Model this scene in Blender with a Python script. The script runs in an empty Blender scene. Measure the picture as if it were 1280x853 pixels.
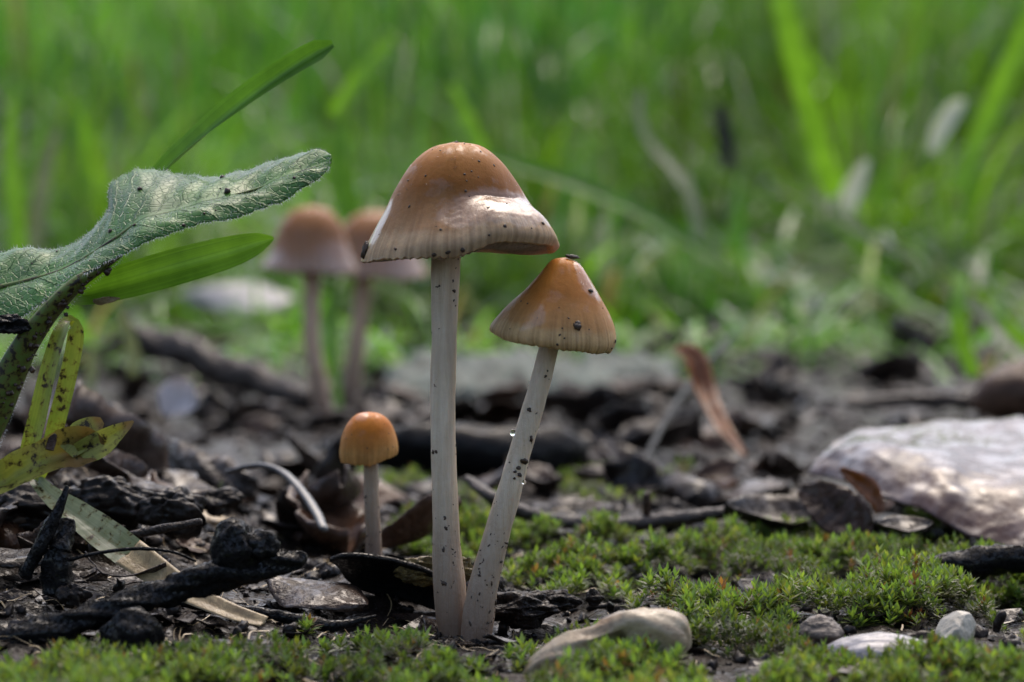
import bpy, math, random
import numpy as np
from mathutils import Vector, Matrix

# ------------------------------------------------------------------ camera, sky, sun, exposure
# All layout numbers below are centimetres; S turns them into metres (true size, a macro scene).
S = 0.01
sc = bpy.context.scene
CAM = np.array([0.0, -40.0, 6.0])
PITCH = math.atan(126.5 / 3200.0)
FPX = 3200.0
cam_d = bpy.data.cameras.new("camera")
cam_d.lens = 90.0
cam_d.sensor_width = 36.0
cam_d.clip_start = 0.005
cam_d.clip_end = 200.0
cam_d.dof.use_dof = True
cam_d.dof.focus_distance = 0.400
cam_d.dof.aperture_fstop = 20.0
cam = bpy.data.objects.new("camera", cam_d)
sc.collection.objects.link(cam)
cam.location = CAM * S
cam.rotation_euler = (math.pi / 2 - PITCH, 0, 0)
sc.camera = cam

SUN_EL, SUN_AZ = math.radians(60), math.radians(14)      # veiled sun, high
w = bpy.data.worlds.new("World")
sc.world = w
w.use_nodes = True
nt = w.node_tree
nt.nodes.clear()
sky = nt.nodes.new("ShaderNodeTexSky")
sky.sky_type = 'NISHITA'
sky.sun_disc = False
sky.sun_elevation = SUN_EL
sky.sun_rotation = SUN_AZ
sky.air_density = 1.0
sky.dust_density = 5.0
sky.ozone_density = 1.0
bg = nt.nodes.new("ShaderNodeBackground")
bg.inputs["Strength"].default_value = 0.15
wo = nt.nodes.new("ShaderNodeOutputWorld")
nt.links.new(sky.outputs[0], bg.inputs[0])
nt.links.new(bg.outputs[0], wo.inputs[0])

sun_d = bpy.data.lights.new("sun", 'SUN')
sun_d.energy = 0.5
sun_d.angle = math.radians(50)
sun_d.color = (1.0, 0.94, 0.84)
sun = bpy.data.objects.new("sun", sun_d)
sc.collection.objects.link(sun)
sd = Vector((math.sin(SUN_AZ) * math.cos(SUN_EL), math.cos(SUN_AZ) * math.cos(SUN_EL), math.sin(SUN_EL)))
sun.rotation_euler = sd.to_track_quat('Z', 'Y').to_euler()

sc.view_settings.view_transform = 'Standard'
sc.view_settings.look = 'None'
sc.view_settings.exposure = 0.84
sc.view_settings.gamma = 1.0
sc.render.engine = 'CYCLES'
sc.cycles.use_denoising = True
sc.cycles.max_bounces = 8
sc.cycles.transparent_max_bounces = 8

random.seed(7)
RNG = np.random.default_rng(11)

# ------------------------------------------------------------------ geometry helpers
Fv = np.array([0, math.cos(PITCH), -math.sin(PITCH)])
Uv = np.array([0, math.sin(PITCH), math.cos(PITCH)])
Rv = np.array([1.0, 0, 0])


def P(px, py, d):
    """point in the place (cm) seen at photo pixel px, py when it stands d cm away"""
    return CAM + d * Fv + Rv * ((px - 640) / FPX * d) + Uv * ((426.5 - py) / FPX * d)


def proj(V):
    D = np.asarray(V) - CAM
    d = D @ Fv
    d = np.where(np.abs(d) < 1e-6, 1e-6, d)
    return 640 + FPX * (D @ Rv) / d, 426.5 - FPX * (D @ Uv) / d, d


def hash2(i, j, k=0):
    n = np.sin(i * 127.1 + j * 311.7 + k * 74.7) * 43758.5453
    return n - np.floor(n)


def vnoise(x, y, k=0):
    xi, yi = np.floor(x), np.floor(y)
    fx, fy = x - xi, y - yi
    fx, fy = fx * fx * (3 - 2 * fx), fy * fy * (3 - 2 * fy)
    a = hash2(xi, yi, k); b = hash2(xi + 1, yi, k)
    c = hash2(xi, yi + 1, k); d = hash2(xi + 1, yi + 1, k)
    return (a * (1 - fx) + b * fx) * (1 - fy) + (c * (1 - fx) + d * fx) * fy


def fbm(x, y, oct=4, k=0):
    x = np.asarray(x, float); y = np.asarray(y, float)
    s = 0; a = 0.5
    for o in range(oct):
        s = s + a * (vnoise(x, y, k + o * 3) - 0.5)
        x = x * 2.03 + 5.3; y = y * 2.03 + 1.7; a *= 0.5
    return s * 2


def sstep(a, b, x):
    t = np.clip((x - a) / (b - a), 0, 1)
    return t * t * (3 - 2 * t)


SMALL = P(467, 699, 43.4)
BASE = P(585, 800, 40.0)


def gz(x, y):
    """height of the soil in cm"""
    x = np.asarray(x, float); y = np.asarray(y, float)
    near = 1 - sstep(40, 160, y)
    z = fbm(x * 0.16, y * 0.16, 3, 1) * 0.55
    z = z + fbm(x * 0.8, y * 0.8, 3, 5) * 0.26 * near
    z = z + fbm(x * 3.5, y * 3.5, 3, 9) * 0.10 * near
    # soil gathered on the left, hollow where the stems come out
    z = z + 0.35 * sstep(-1.5, -5.5, x) * (1 - sstep(4, 14, y)) * sstep(-5, -2, y)
    g = lambda cx, cy, r: np.exp(-((x - cx) ** 2 + (y - cy) ** 2) / (r * r))
    z = z + 1.5 * np.exp(-((x + 8.5) / 3.0) ** 2 - ((y - 10) / 9.0) ** 2)      # litter heaped up at the left
    loc = g(-0.75, 0.0, 1.5)
    z = z * (1 - 0.85 * loc) - 0.28 * loc
    z = z - 0.42 * g(0.65, 0.1, 0.62)
    ls = g(SMALL[0], SMALL[1], 1.3)
    z = z * (1 - ls) + (SMALL[2] - 0.02) * ls
    # the bank rising behind
    z = z + 0.00028 * np.maximum(0, y - 45) ** 2 * (y < 260) + (y >= 260) * (0.00028 * 215 ** 2 + 0.12 * (np.minimum(y, 2300) - 260))
    z = z + fbm(x * 0.03, y * 0.03, 2, 40) * 3.0 * sstep(60, 250, y)
    return z


def ground_hit(px, py):
    """soil point seen at a photo pixel"""
    r = Fv + Rv * ((px - 640) / FPX) + Uv * ((426.5 - py) / FPX)
    p = CAM + r[None] * D_MARCH[:, None]
    k = np.nonzero(p[:, 2] <= gz(p[:, 0], p[:, 1]))[0]
    k = k[0] if len(k) else len(D_MARCH) - 1
    return p[k], float(D_MARCH[k])


D_MARCH = np.concatenate([np.arange(30, 200, .2), np.arange(200, 900, 2.)])
COL = sc.collection


def mesh_np(name, V, F, smooth=True, col=None, uv=None):
    """V (n,3) in cm already relative; F list of arrays (m,k) of equal size faces"""
    V = np.asarray(V, float) * S
    if not isinstance(F, list):
        F = [F]
    F = [np.asarray(f, np.int32) for f in F if len(f)]
    me = bpy.data.meshes.new(name)
    me.vertices.add(len(V))
    me.vertices.foreach_set("co", V.astype(np.float32).ravel())
    lv = np.concatenate([f.ravel() for f in F])
    tot = np.concatenate([np.full(len(f), f.shape[1], np.int32) for f in F])
    start = np.concatenate([[0], np.cumsum(tot)[:-1]]).astype(np.int32)
    me.loops.add(len(lv))
    me.loops.foreach_set("vertex_index", lv)
    me.polygons.add(len(tot))
    me.polygons.foreach_set("loop_start", start)
    me.polygons.foreach_set("loop_total", tot)
    me.polygons.foreach_set("use_smooth", np.full(len(tot), smooth))
    if col is not None:
        a = me.color_attributes.new("Col", 'FLOAT_COLOR', 'POINT')
        c = np.ones((len(V), 4), np.float32); c[:, :3] = col
        a.data.foreach_set("color", c.ravel())
    if uv is not None:
        u = me.uv_layers.new(name="UVMap")
        u.data.foreach_set("uv", np.asarray(uv, np.float32)[lv].ravel())
    me.update()
    me.validate()
    return me


def obj(name, V, F, mat, parent=None, base=None, smooth=True, col=None, uv=None, kind=None):
    """one mesh object; V are cm in the place. base is its origin (or the parent's)"""
    V = np.asarray(V, float)
    if parent is not None:
        org = np.array(parent["_o"])
    else:
        org = np.asarray(base if base is not None else [V[:, 0].mean(), V[:, 1].mean(), V[:, 2].min()], float)
    me = mesh_np(name, V - org, F, smooth, col, uv)
    me.materials.append(mat)
    o = bpy.data.objects.new(name, me)
    COL.objects.link(o)
    if parent is not None:
        o.parent = parent
    else:
        o.location = org * S
    o["_o"] = [float(v) for v in org]
    if kind:
        o["kind"] = kind
    return o


def thing(name, label, cat, base, group=None):
    o = bpy.data.objects.new(name, None)
    COL.objects.link(o)
    o.empty_display_size = 0.005
    o.location = np.asarray(base, float) * S
    o["_o"] = [float(v) for v in base]
    return tag(o, label, cat, group)


def tag(o, label, cat, group=None):
    o["label"] = label
    o["category"] = cat
    if group:
        o["group"] = group
    return o


def catmull(pts, n):
    """n samples of a smooth curve through pts (k,c)"""
    p = np.asarray(pts, float)
    k = len(p)
    seg = np.concatenate([[0], np.cumsum(np.linalg.norm(np.diff(p[:, :2], axis=0), axis=1) + 1e-6)])
    u = np.linspace(0, seg[-1], n)
    i = np.clip(np.searchsorted(seg, u, side='right') - 1, 0, k - 2)
    t = ((u - seg[i]) / (seg[i + 1] - seg[i]))[:, None]
    p0 = p[np.maximum(i - 1, 0)]; p1 = p[i]; p2 = p[i + 1]; p3 = p[np.minimum(i + 2, k - 1)]
    return 0.5 * (2 * p1 + (p2 - p0) * t + (2 * p0 - 5 * p1 + 4 * p2 - p3) * t ** 2 + (3 * p1 - p0 - 3 * p2 + p3) * t ** 3)


def grid_faces(nu, nv, wrap_v=False, off=0):
    i, j = np.meshgrid(np.arange(nu - 1), np.arange(nv if wrap_v else nv - 1), indexing='ij')
    j2 = (j + 1) % nv
    return (np.stack([i * nv + j, i * nv + j2, (i + 1) * nv + j2, (i + 1) * nv + j], -1).reshape(-1, 4) + off)


def tube_w(path, rad, nside=14, rough=0.0, freq=2.0, seed=0, flat=1.0, vdir=None, lengthwise=0.35):
    """closed tube round a path in cm. rough: relief as a share of the radius"""
    p = np.asarray(path, float); r = np.asarray(rad, float)
    n = len(p)
    T = np.gradient(p, axis=0); T /= np.linalg.norm(T, axis=1)[:, None] + 1e-9
    up = np.array([0.13, 0.3, 0.94]) if vdir is None else np.asarray(vdir, float)
    A = np.cross(T, up); A /= np.linalg.norm(A, axis=1)[:, None] + 1e-9
    B = np.cross(A, T)
    th = np.linspace(0, 2 * np.pi, nside, endpoint=False)
    L = np.concatenate([[0], np.cumsum(np.linalg.norm(np.diff(p, axis=0), axis=1))])
    rr = r[:, None] * np.ones(nside)
    if rough:
        m = r.mean()
        nn = fbm((np.cos(th) * freq)[None, :] + seed * 3.1 + 0 * L[:, None], L[:, None] / m * lengthwise * freq + (np.sin(th) * freq)[None, :] + seed, 4, seed)
        rr = rr * (1 + rough * nn)
    V = p[:, None, :] + rr[..., None] * (np.cos(th)[None, :, None] * A[:, None, :] + flat * np.sin(th)[None, :, None] * B[:, None, :])
    V = V.reshape(-1, 3)
    F = [grid_faces(n, nside, True)]
    V = np.vstack([V, p[0] - T[0] * r[0] * 0.35, p[-1] + T[-1] * r[-1] * 0.35])
    a, b = len(V) - 2, len(V) - 1
    k = np.arange(nside); k2 = (k + 1) % nside
    F.append(np.stack([np.full(nside, a), k2, k], -1))
    o = (n - 1) * nside
    F.append(np.stack([np.full(nside, b), o + k, o + k2], -1))
    return V, F


def tube_px(pts, n=40, **kw):
    """pts: (px, py, d, radius px)"""
    c = catmull(pts, n)
    path = np.array([P(a[0], a[1], a[2]) for a in c])
    rad = c[:, 3] * c[:, 2] / FPX
    return tube_w(path, rad, **kw)


def ribbon_px(pts, n=40, fold=0.25, thick=0.02, nv=7, wave=0.0, seed=0, sheet=False):
    """a blade: pts (px, py, d, half width px, tilt deg). tilt turns the blade about its length, 0 = flat to us"""
    c = catmull(pts, n)
    path = np.array([P(a[0], a[1], a[2]) for a in c])
    hw = c[:, 3] * c[:, 2] / FPX
    T = np.gradient(path, axis=0); T /= np.linalg.norm(T, axis=1)[:, None]
    side = np.cross(T, Fv); side /= np.linalg.norm(side, axis=1)[:, None]
    nrm = np.cross(side, T)
    ti = np.radians(c[:, 4])[:, None]
    sd_ = side * np.cos(ti) + nrm * np.sin(ti)
    nn = -side * np.sin(ti) + nrm * np.cos(ti)
    v = np.linspace(-1, 1, nv)
    off = fold * (np.abs(v) - 0.5)
    V = path[:, None] + hw[:, None, None] * (v[None, :, None] * sd_[:, None] - off[None, :, None] * nn[:, None])
    if wave:
        V += (wave * fbm(np.arange(n)[:, None] * 0.35 + seed, v[None, :] * 1.3 + seed, 3, seed))[..., None] * nn[:, None]
    if sheet:      # living blades: one translucent skin
        uu, vv = np.meshgrid(np.linspace(0, 1, n), np.linspace(0, 1, nv), indexing='ij')
        return V.reshape(-1, 3), [grid_faces(n, nv)], np.stack([uu.ravel(), vv.ravel()], -1)
    e = np.clip(1 - np.abs(v) ** 6, 0.15, 1)
    top = V + (thick / 2 * e)[None, :, None] * nn[:, None]
    bot = V - (thick / 2 * e)[None, :, None] * nn[:, None]
    return shell(top, bot, n, nv)


def shell(top, bot, n, m):
    V = np.vstack([top.reshape(-1, 3), bot.reshape(-1, 3)])
    o = n * m
    f1 = grid_faces(n, m)
    f2 = grid_faces(n, m, off=o)[:, ::-1]
    ring = np.concatenate([np.arange(m), (np.arange(1, n)) * m + m - 1, (n - 1) * m + np.arange(m - 2, -1, -1), np.arange(n - 2, 0, -1) * m])
    r2 = np.roll(ring, -1)
    f3 = np.stack([ring, ring + o, r2 + o, r2], -1)
    uu, vv = np.meshgrid(np.linspace(0, 1, n), np.linspace(0, 1, m), indexing='ij')
    uv = np.stack([uu.ravel(), vv.ravel()], -1)
    return V, [f1, f2, f3], np.vstack([uv, uv])


def ico(sub=0):
    t = (1 + 5 ** .5) / 2
    v = np.array([[-1, t, 0], [1, t, 0], [-1, -t, 0], [1, -t, 0], [0, -1, t], [0, 1, t], [0, -1, -t], [0, 1, -t], [t, 0, -1], [t, 0, 1], [-t, 0, -1], [-t, 0, 1]], float)
    f = np.array([[0, 11, 5], [0, 5, 1], [0, 1, 7], [0, 7, 10], [0, 10, 11], [1, 5, 9], [5, 11, 4], [11, 10, 2], [10, 7, 6], [7, 1, 8], [3, 9, 4], [3, 4, 2], [3, 2, 6], [3, 6, 8], [3, 8, 9], [4, 9, 5], [2, 4, 11], [6, 2, 10], [8, 6, 7], [9, 8, 1]])
    v /= np.linalg.norm(v, axis=1)[:, None]
    for _ in range(sub):
        mid = {}; nf = []; v = list(v)
        def m(a, b):
            k = (min(a, b), max(a, b))
            if k not in mid:
                p = v[a] + v[b]; v.append(p / np.linalg.norm(p)); mid[k] = len(v) - 1
            return mid[k]
        for a, b, c in f:
            x, y, z = m(a, b), m(b, c), m(c, a)
            nf += [[a, x, z], [b, y, x], [c, z, y], [x, y, z]]
        v = np.array(v); f = np.array(nf)
    return v, f


ICO = [ico(0), ico(1), ico(2), ico(3), ico(4)]


def blobs(pos, size, sub=0, jit=0.35, squash=None, normal=None):
    """many little lumps in one mesh"""
    v, f = ICO[sub]
    pos = np.asarray(pos, float); n = len(pos)
    size = np.broadcast_to(np.asarray(size, float).reshape(n, -1), (n, 3)) if np.ndim(size) else np.full((n, 3), size)
    VV = v[None] * (1 + jit * (RNG.random((n, len(v), 1)) - 0.5) * 2)
    ang = RNG.random((n, 3)) * 6.283
    ca, sa = np.cos(ang), np.sin(ang)
    VV = VV * size[:, None, :]
    if normal is None:
        x, y, z = VV[..., 0], VV[..., 1], VV[..., 2]
        x, y = x * ca[:, None, 0] - y * sa[:, None, 0], x * sa[:, None, 0] + y * ca[:, None, 0]
        y, z = y * ca[:, None, 1] - z * sa[:, None, 1], y * sa[:, None, 1] + z * ca[:, None, 1]
        VV = np.stack([x, y, z], -1)
    else:
        N = np.asarray(normal, float); N = N / np.linalg.norm(N, axis=1)[:, None]
        A = np.cross(N, np.array([0.3, 0.5, 0.8])); A /= np.linalg.norm(A, axis=1)[:, None]
        B = np.cross(N, A)
        A, B = A * ca[:, :1] + B * sa[:, :1], B * ca[:, :1] - A * sa[:, :1]
        VV = VV[..., 0:1] * A[:, None] + VV[..., 1:2] * B[:, None] + VV[..., 2:3] * N[:, None]
    VV = VV + pos[:, None]
    FF = (f[None] + (np.arange(n) * len(v))[:, None, None]).reshape(-1, 3)
    return VV.reshape(-1, 3), FF


def rock(c, rad, sub=3, rough=0.3, freq=1.3, seed=0, facets=0, rot=0.0):
    v, f = ICO[sub]
    v = v.copy()
    rs = np.random.default_rng(seed)
    for _ in range(facets):
        nrm = rs.normal(size=3); nrm /= np.linalg.norm(nrm)
        h = rs.uniform(0.62, 0.85)
        dd = np.maximum(v @ nrm - h, 0)
        v = v - dd[:, None] * nrm * 0.95
    nn = fbm(v[:, 0] * freq + seed, v[:, 1] * freq + v[:, 2] * freq * 0.7, 4, seed) + fbm(v[:, 2] * freq + seed, v[:, 1] * freq - v[:, 0] * .6, 4, seed + 2)
    v = v * (1 + rough * nn)[:, None]
    v = v * np.asarray(rad, float)
    cr, sr = math.cos(rot), math.sin(rot)
    x = v[:, 0] * cr - v[:, 2] * sr; z = v[:, 0] * sr + v[:, 2] * cr
    v = np.stack([x, v[:, 1], z], -1)
    return v + np.asarray(c), f


# ------------------------------------------------------------------ materials
def mat_new(name):
    m = bpy.data.materials.new(name)
    m.use_nodes = True
    t = m.node_tree
    t.nodes.clear()
    out = t.nodes.new("ShaderNodeOutputMaterial")
    b = t.nodes.new("ShaderNodeBsdfPrincipled")
    t.links.new(b.outputs[0], out.inputs[0])
    return m, t, b, out


def N(t, kind, **kw):
    n = t.nodes.new(kind)
    for k, v in kw.items():
        if k in n.inputs.keys() if hasattr(n.inputs, 'keys') else False:
            n.inputs[k].default_value = v
        else:
            setattr(n, k, v)
    return n


def coords(t, scale=(1, 1, 1), kind="Object"):
    tc = t.nodes.new("ShaderNodeTexCoord")
    mp = t.nodes.new("ShaderNodeMapping")
    f = 100.0 if kind == "Object" else 1.0
    mp.inputs["Scale"].default_value = tuple(f * s for s in scale)
    t.links.new(tc.outputs[kind], mp.inputs["Vector"])
    return mp.outputs[0]


def noise(t, vec, scale, detail=6, rough=0.6, dist=0.0):
    n = t.nodes.new("ShaderNodeTexNoise")
    n.inputs["Scale"].default_value = scale
    n.inputs["Detail"].default_value = detail
    n.inputs["Roughness"].default_value = rough
    n.inputs["Distortion"].default_value = dist
    t.links.new(vec, n.inputs["Vector"])
    return n.outputs[0]


def ramp(t, fac, stops):
    r = t.nodes.new("ShaderNodeValToRGB")
    e = r.color_ramp.elements
    while len(e) < len(stops):
        e.new(0.5)
    for k, (p, c) in enumerate(stops):
        e[k].position = p
        e[k].color = (*c, 1) if len(c) == 3 else c
    t.links.new(fac, r.inputs[0])
    return r.outputs[0]


def mix(t, fac, a, b, mode='MIX'):
    m = t.nodes.new("ShaderNodeMix")
    m.data_type = 'RGBA'
    m.blend_type = mode
    for sock, v in ((m.inputs[0], fac), (m.inputs[6], a), (m.inputs[7], b)):
        if isinstance(v, (int, float)):
            sock.default_value = v
        elif isinstance(v, tuple):
            sock.default_value = (*v, 1)
        else:
            t.links.new(v, sock)
    return m.outputs[2]


def maprange(t, v, a, b, c, d):
    m = t.nodes.new("ShaderNodeMapRange")
    m.inputs[1].default_value = a; m.inputs[2].default_value = b
    m.inputs[3].default_value = c; m.inputs[4].default_value = d
    t.links.new(v, m.inputs[0])
    return m.outputs[0]


def bump(t, b, h, strength=0.5, dist=0.0003, prev=None):
    n = t.nodes.new("ShaderNodeBump")
    n.inputs["Strength"].default_value = strength
    n.inputs["Distance"].default_value = dist
    t.links.new(h, n.inputs["Height"])
    if prev is not None:
        t.links.new(prev, n.inputs["Normal"])
    if b is not None:
        t.links.new(n.outputs[0], b.inputs["Normal"])
    return n.outputs[0]


def translucent(m, t, b, out, color, fac):
    tr = t.nodes.new("ShaderNodeBsdfTranslucent")
    if isinstance(color, tuple):
        tr.inputs[0].default_value = (*color, 1)
    else:
        t.links.new(color, tr.inputs[0])
    mx = t.nodes.new("ShaderNodeMixShader")
    mx.inputs[0].default_value = fac
    t.links.new(b.outputs[0], mx.inputs[1])
    t.links.new(tr.outputs[0], mx.inputs[2])
    t.links.new(mx.outputs[0], out.inputs[0])


def mat_mottled(name, c1, c2, scale=2.0, rough=(0.2, 0.6), bstr=0.6, bdist=0.0004, stretch=(1, 1, 1), c3=None, coat=0.0, spec=0.5, transl=0.0, per_object=0.0):
    m, t, b, out = mat_new(name)
    v = coords(t, stretch)
    n1 = noise(t, v, scale, 4, 0.65, 0.6)
    n2 = noise(t, v, scale * 4.3, 3, 0.7)
    st = [(0.3, c1), (0.7, c2)]
    if c3:
        st.append((0.82, c3))
    c = ramp(t, n1, st)
    c = mix(t, 0.35, c, ramp(t, n2, [(0.3, (0.35, 0.35, 0.35)), (0.7, (1.5, 1.5, 1.5))]), 'MULTIPLY')
    if per_object:
        oi = t.nodes.new("ShaderNodeObjectInfo")
        k = maprange(t, oi.outputs["Random"], 0, 1, 1 - per_object, 1 + per_object)
        cc = t.nodes.new("ShaderNodeCombineColor")
        for i in range(3):
            t.links.new(k, cc.inputs[i])
        c = mix(t, 1.0, c, cc.outputs[0], 'MULTIPLY')
    t.links.new(c, b.inputs["Base Color"])
    t.links.new(maprange(t, n2, 0.3, 0.7, rough[0], rough[1]), b.inputs["Roughness"])
    b.inputs["Specular IOR Level"].default_value = spec
    if coat:
        t.links.new(maprange(t, n2, 0.47, 0.60, 0.0, coat), b.inputs["Coat Weight"])
        b.inputs["Coat Roughness"].default_value = 0.09
    a = bump(t, None, n1, bstr, bdist * 2.5)
    bump(t, b, n2, bstr, bdist, a)
    if transl:
        translucent(m, t, b, out, c, transl)
    return m


def mat_green(name, tint=(1, 1, 1), rough=0.35, transl=0.4, spots=0.0, stripes=30.0, c_a=(0.055, 0.12, 0.018), c_b=(0.10, 0.19, 0.03), use_col=False, bdist=0.0001, coat=0.0, tip=0.0, veins=0, spot_col=(0.02, 0.015, 0.008)):
    m, t, b, out = mat_new(name)
    v = coords(t)
    n1 = noise(t, v, 1.1, 5)
    if use_col:
        at = t.nodes.new("ShaderNodeVertexColor"); at.layer_name = "Col"
        c = at.outputs[0]
    else:
        c = ramp(t, n1, [(0.3, c_a), (0.7, c_b)])
        if stripes:
            uv = coords(t, (0.6, stripes, 1), "UV")
            s = noise(t, uv, 1.0, 2)
            c = mix(t, 0.5, c, ramp(t, s, [(0.35, (0.62, 0.66, 0.6)), (0.65, (1.25, 1.2, 1.1))]), 'MULTIPLY')
            bump(t, b, s, 0.5, bdist)
            b.inputs["Specular IOR Level"].default_value = 0.35
    if veins:
        vu = t.nodes.new("ShaderNodeUVMap"); vs = t.nodes.new("ShaderNodeSeparateXYZ")
        t.links.new(vu.outputs[0], vs.inputs[0])
        def mth(op, a_, b_=None, c_=None):
            q = t.nodes.new("ShaderNodeMath"); q.operation = op
            for k, x in enumerate((a_, b_, c_)):
                if x is None:
                    continue
                if isinstance(x, (int, float)):
                    q.inputs[k].default_value = x
                else:
                    t.links.new(x, q.inputs[k])
            return q.outputs[0]
        av = mth('ABSOLUTE', mth('SUBTRACT', vs.outputs[1], 0.5))
        wob = mth('MULTIPLY', n1, 1.6)
        ph = mth('ADD', mth('MULTIPLY_ADD', vs.outputs[0], veins, mth('MULTIPLY', av, -4.0)), wob)
        fr = mth('ABSOLUTE', mth('SUBTRACT', mth('FRACT', ph), 0.5))
        vein = maprange(t, fr, 0.0, 0.09, 1.0, 0.0)
        rib = maprange(t, av, 0.0, 0.035, 1.0, 0.0)
        net = t.nodes.new("ShaderNodeTexVoronoi"); net.feature = 'DISTANCE_TO_EDGE'; net.inputs["Scale"].default_value = 9.0
        t.links.new(v, net.inputs["Vector"])
        cell = maprange(t, net.outputs["Distance"], 0.0, 0.12, 1.0, 0.0)
        allv = mth('MAXIMUM', mth('MAXIMUM', vein, rib), mth('MULTIPLY', cell, 0.45))
        c = mix(t, mth('MULTIPLY', allv, 0.24), c, (0.14, 0.31, 0.05))
        bump(t, b, mth('SUBTRACT', 1.0, allv), 0.8, 0.0004)
    if tip:
        tu = t.nodes.new("ShaderNodeUVMap"); ts = t.nodes.new("ShaderNodeSeparateXYZ")
        t.links.new(tu.outputs[0], ts.inputs[0])
        tn = t.nodes.new("ShaderNodeMath"); tn.operation = 'MULTIPLY_ADD'
        t.links.new(n1, tn.inputs[0]); tn.inputs[1].default_value = 0.5
        t.links.new(ts.outputs[0], tn.inputs[2])
        c = mix(t, maprange(t, tn.outputs[0], 1.18 - tip, 1.3 - tip * .7, 0, .85), c, (0.17, 0.085, 0.035))
    if spots:
        sp = noise(t, v, 7.0, 5, 0.65)
        c = mix(t, ramp(t, sp, [(0.54 - spots * 0.1, (0, 0, 0)), (0.64 - spots * 0.1, (.7, .7, .7))]), c, (0.12, 0.085, 0.02))
        c = mix(t, ramp(t, sp, [(0.62 - spots * 0.1, (0, 0, 0)), (0.68 - spots * 0.1, (1, 1, 1))]), c, spot_col)
    t.links.new(c, b.inputs["Base Color"])
    b.inputs["Roughness"].default_value = rough
    b.inputs["Coat Weight"].default_value = coat
    b.inputs["Coat Roughness"].default_value = 0.12
    if transl:
        tc = mix(t, 1.0, c, (1.3, 1.35, 0.6), 'MULTIPLY')
        translucent(m, t, b, out, tc, transl)
    return m


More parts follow.
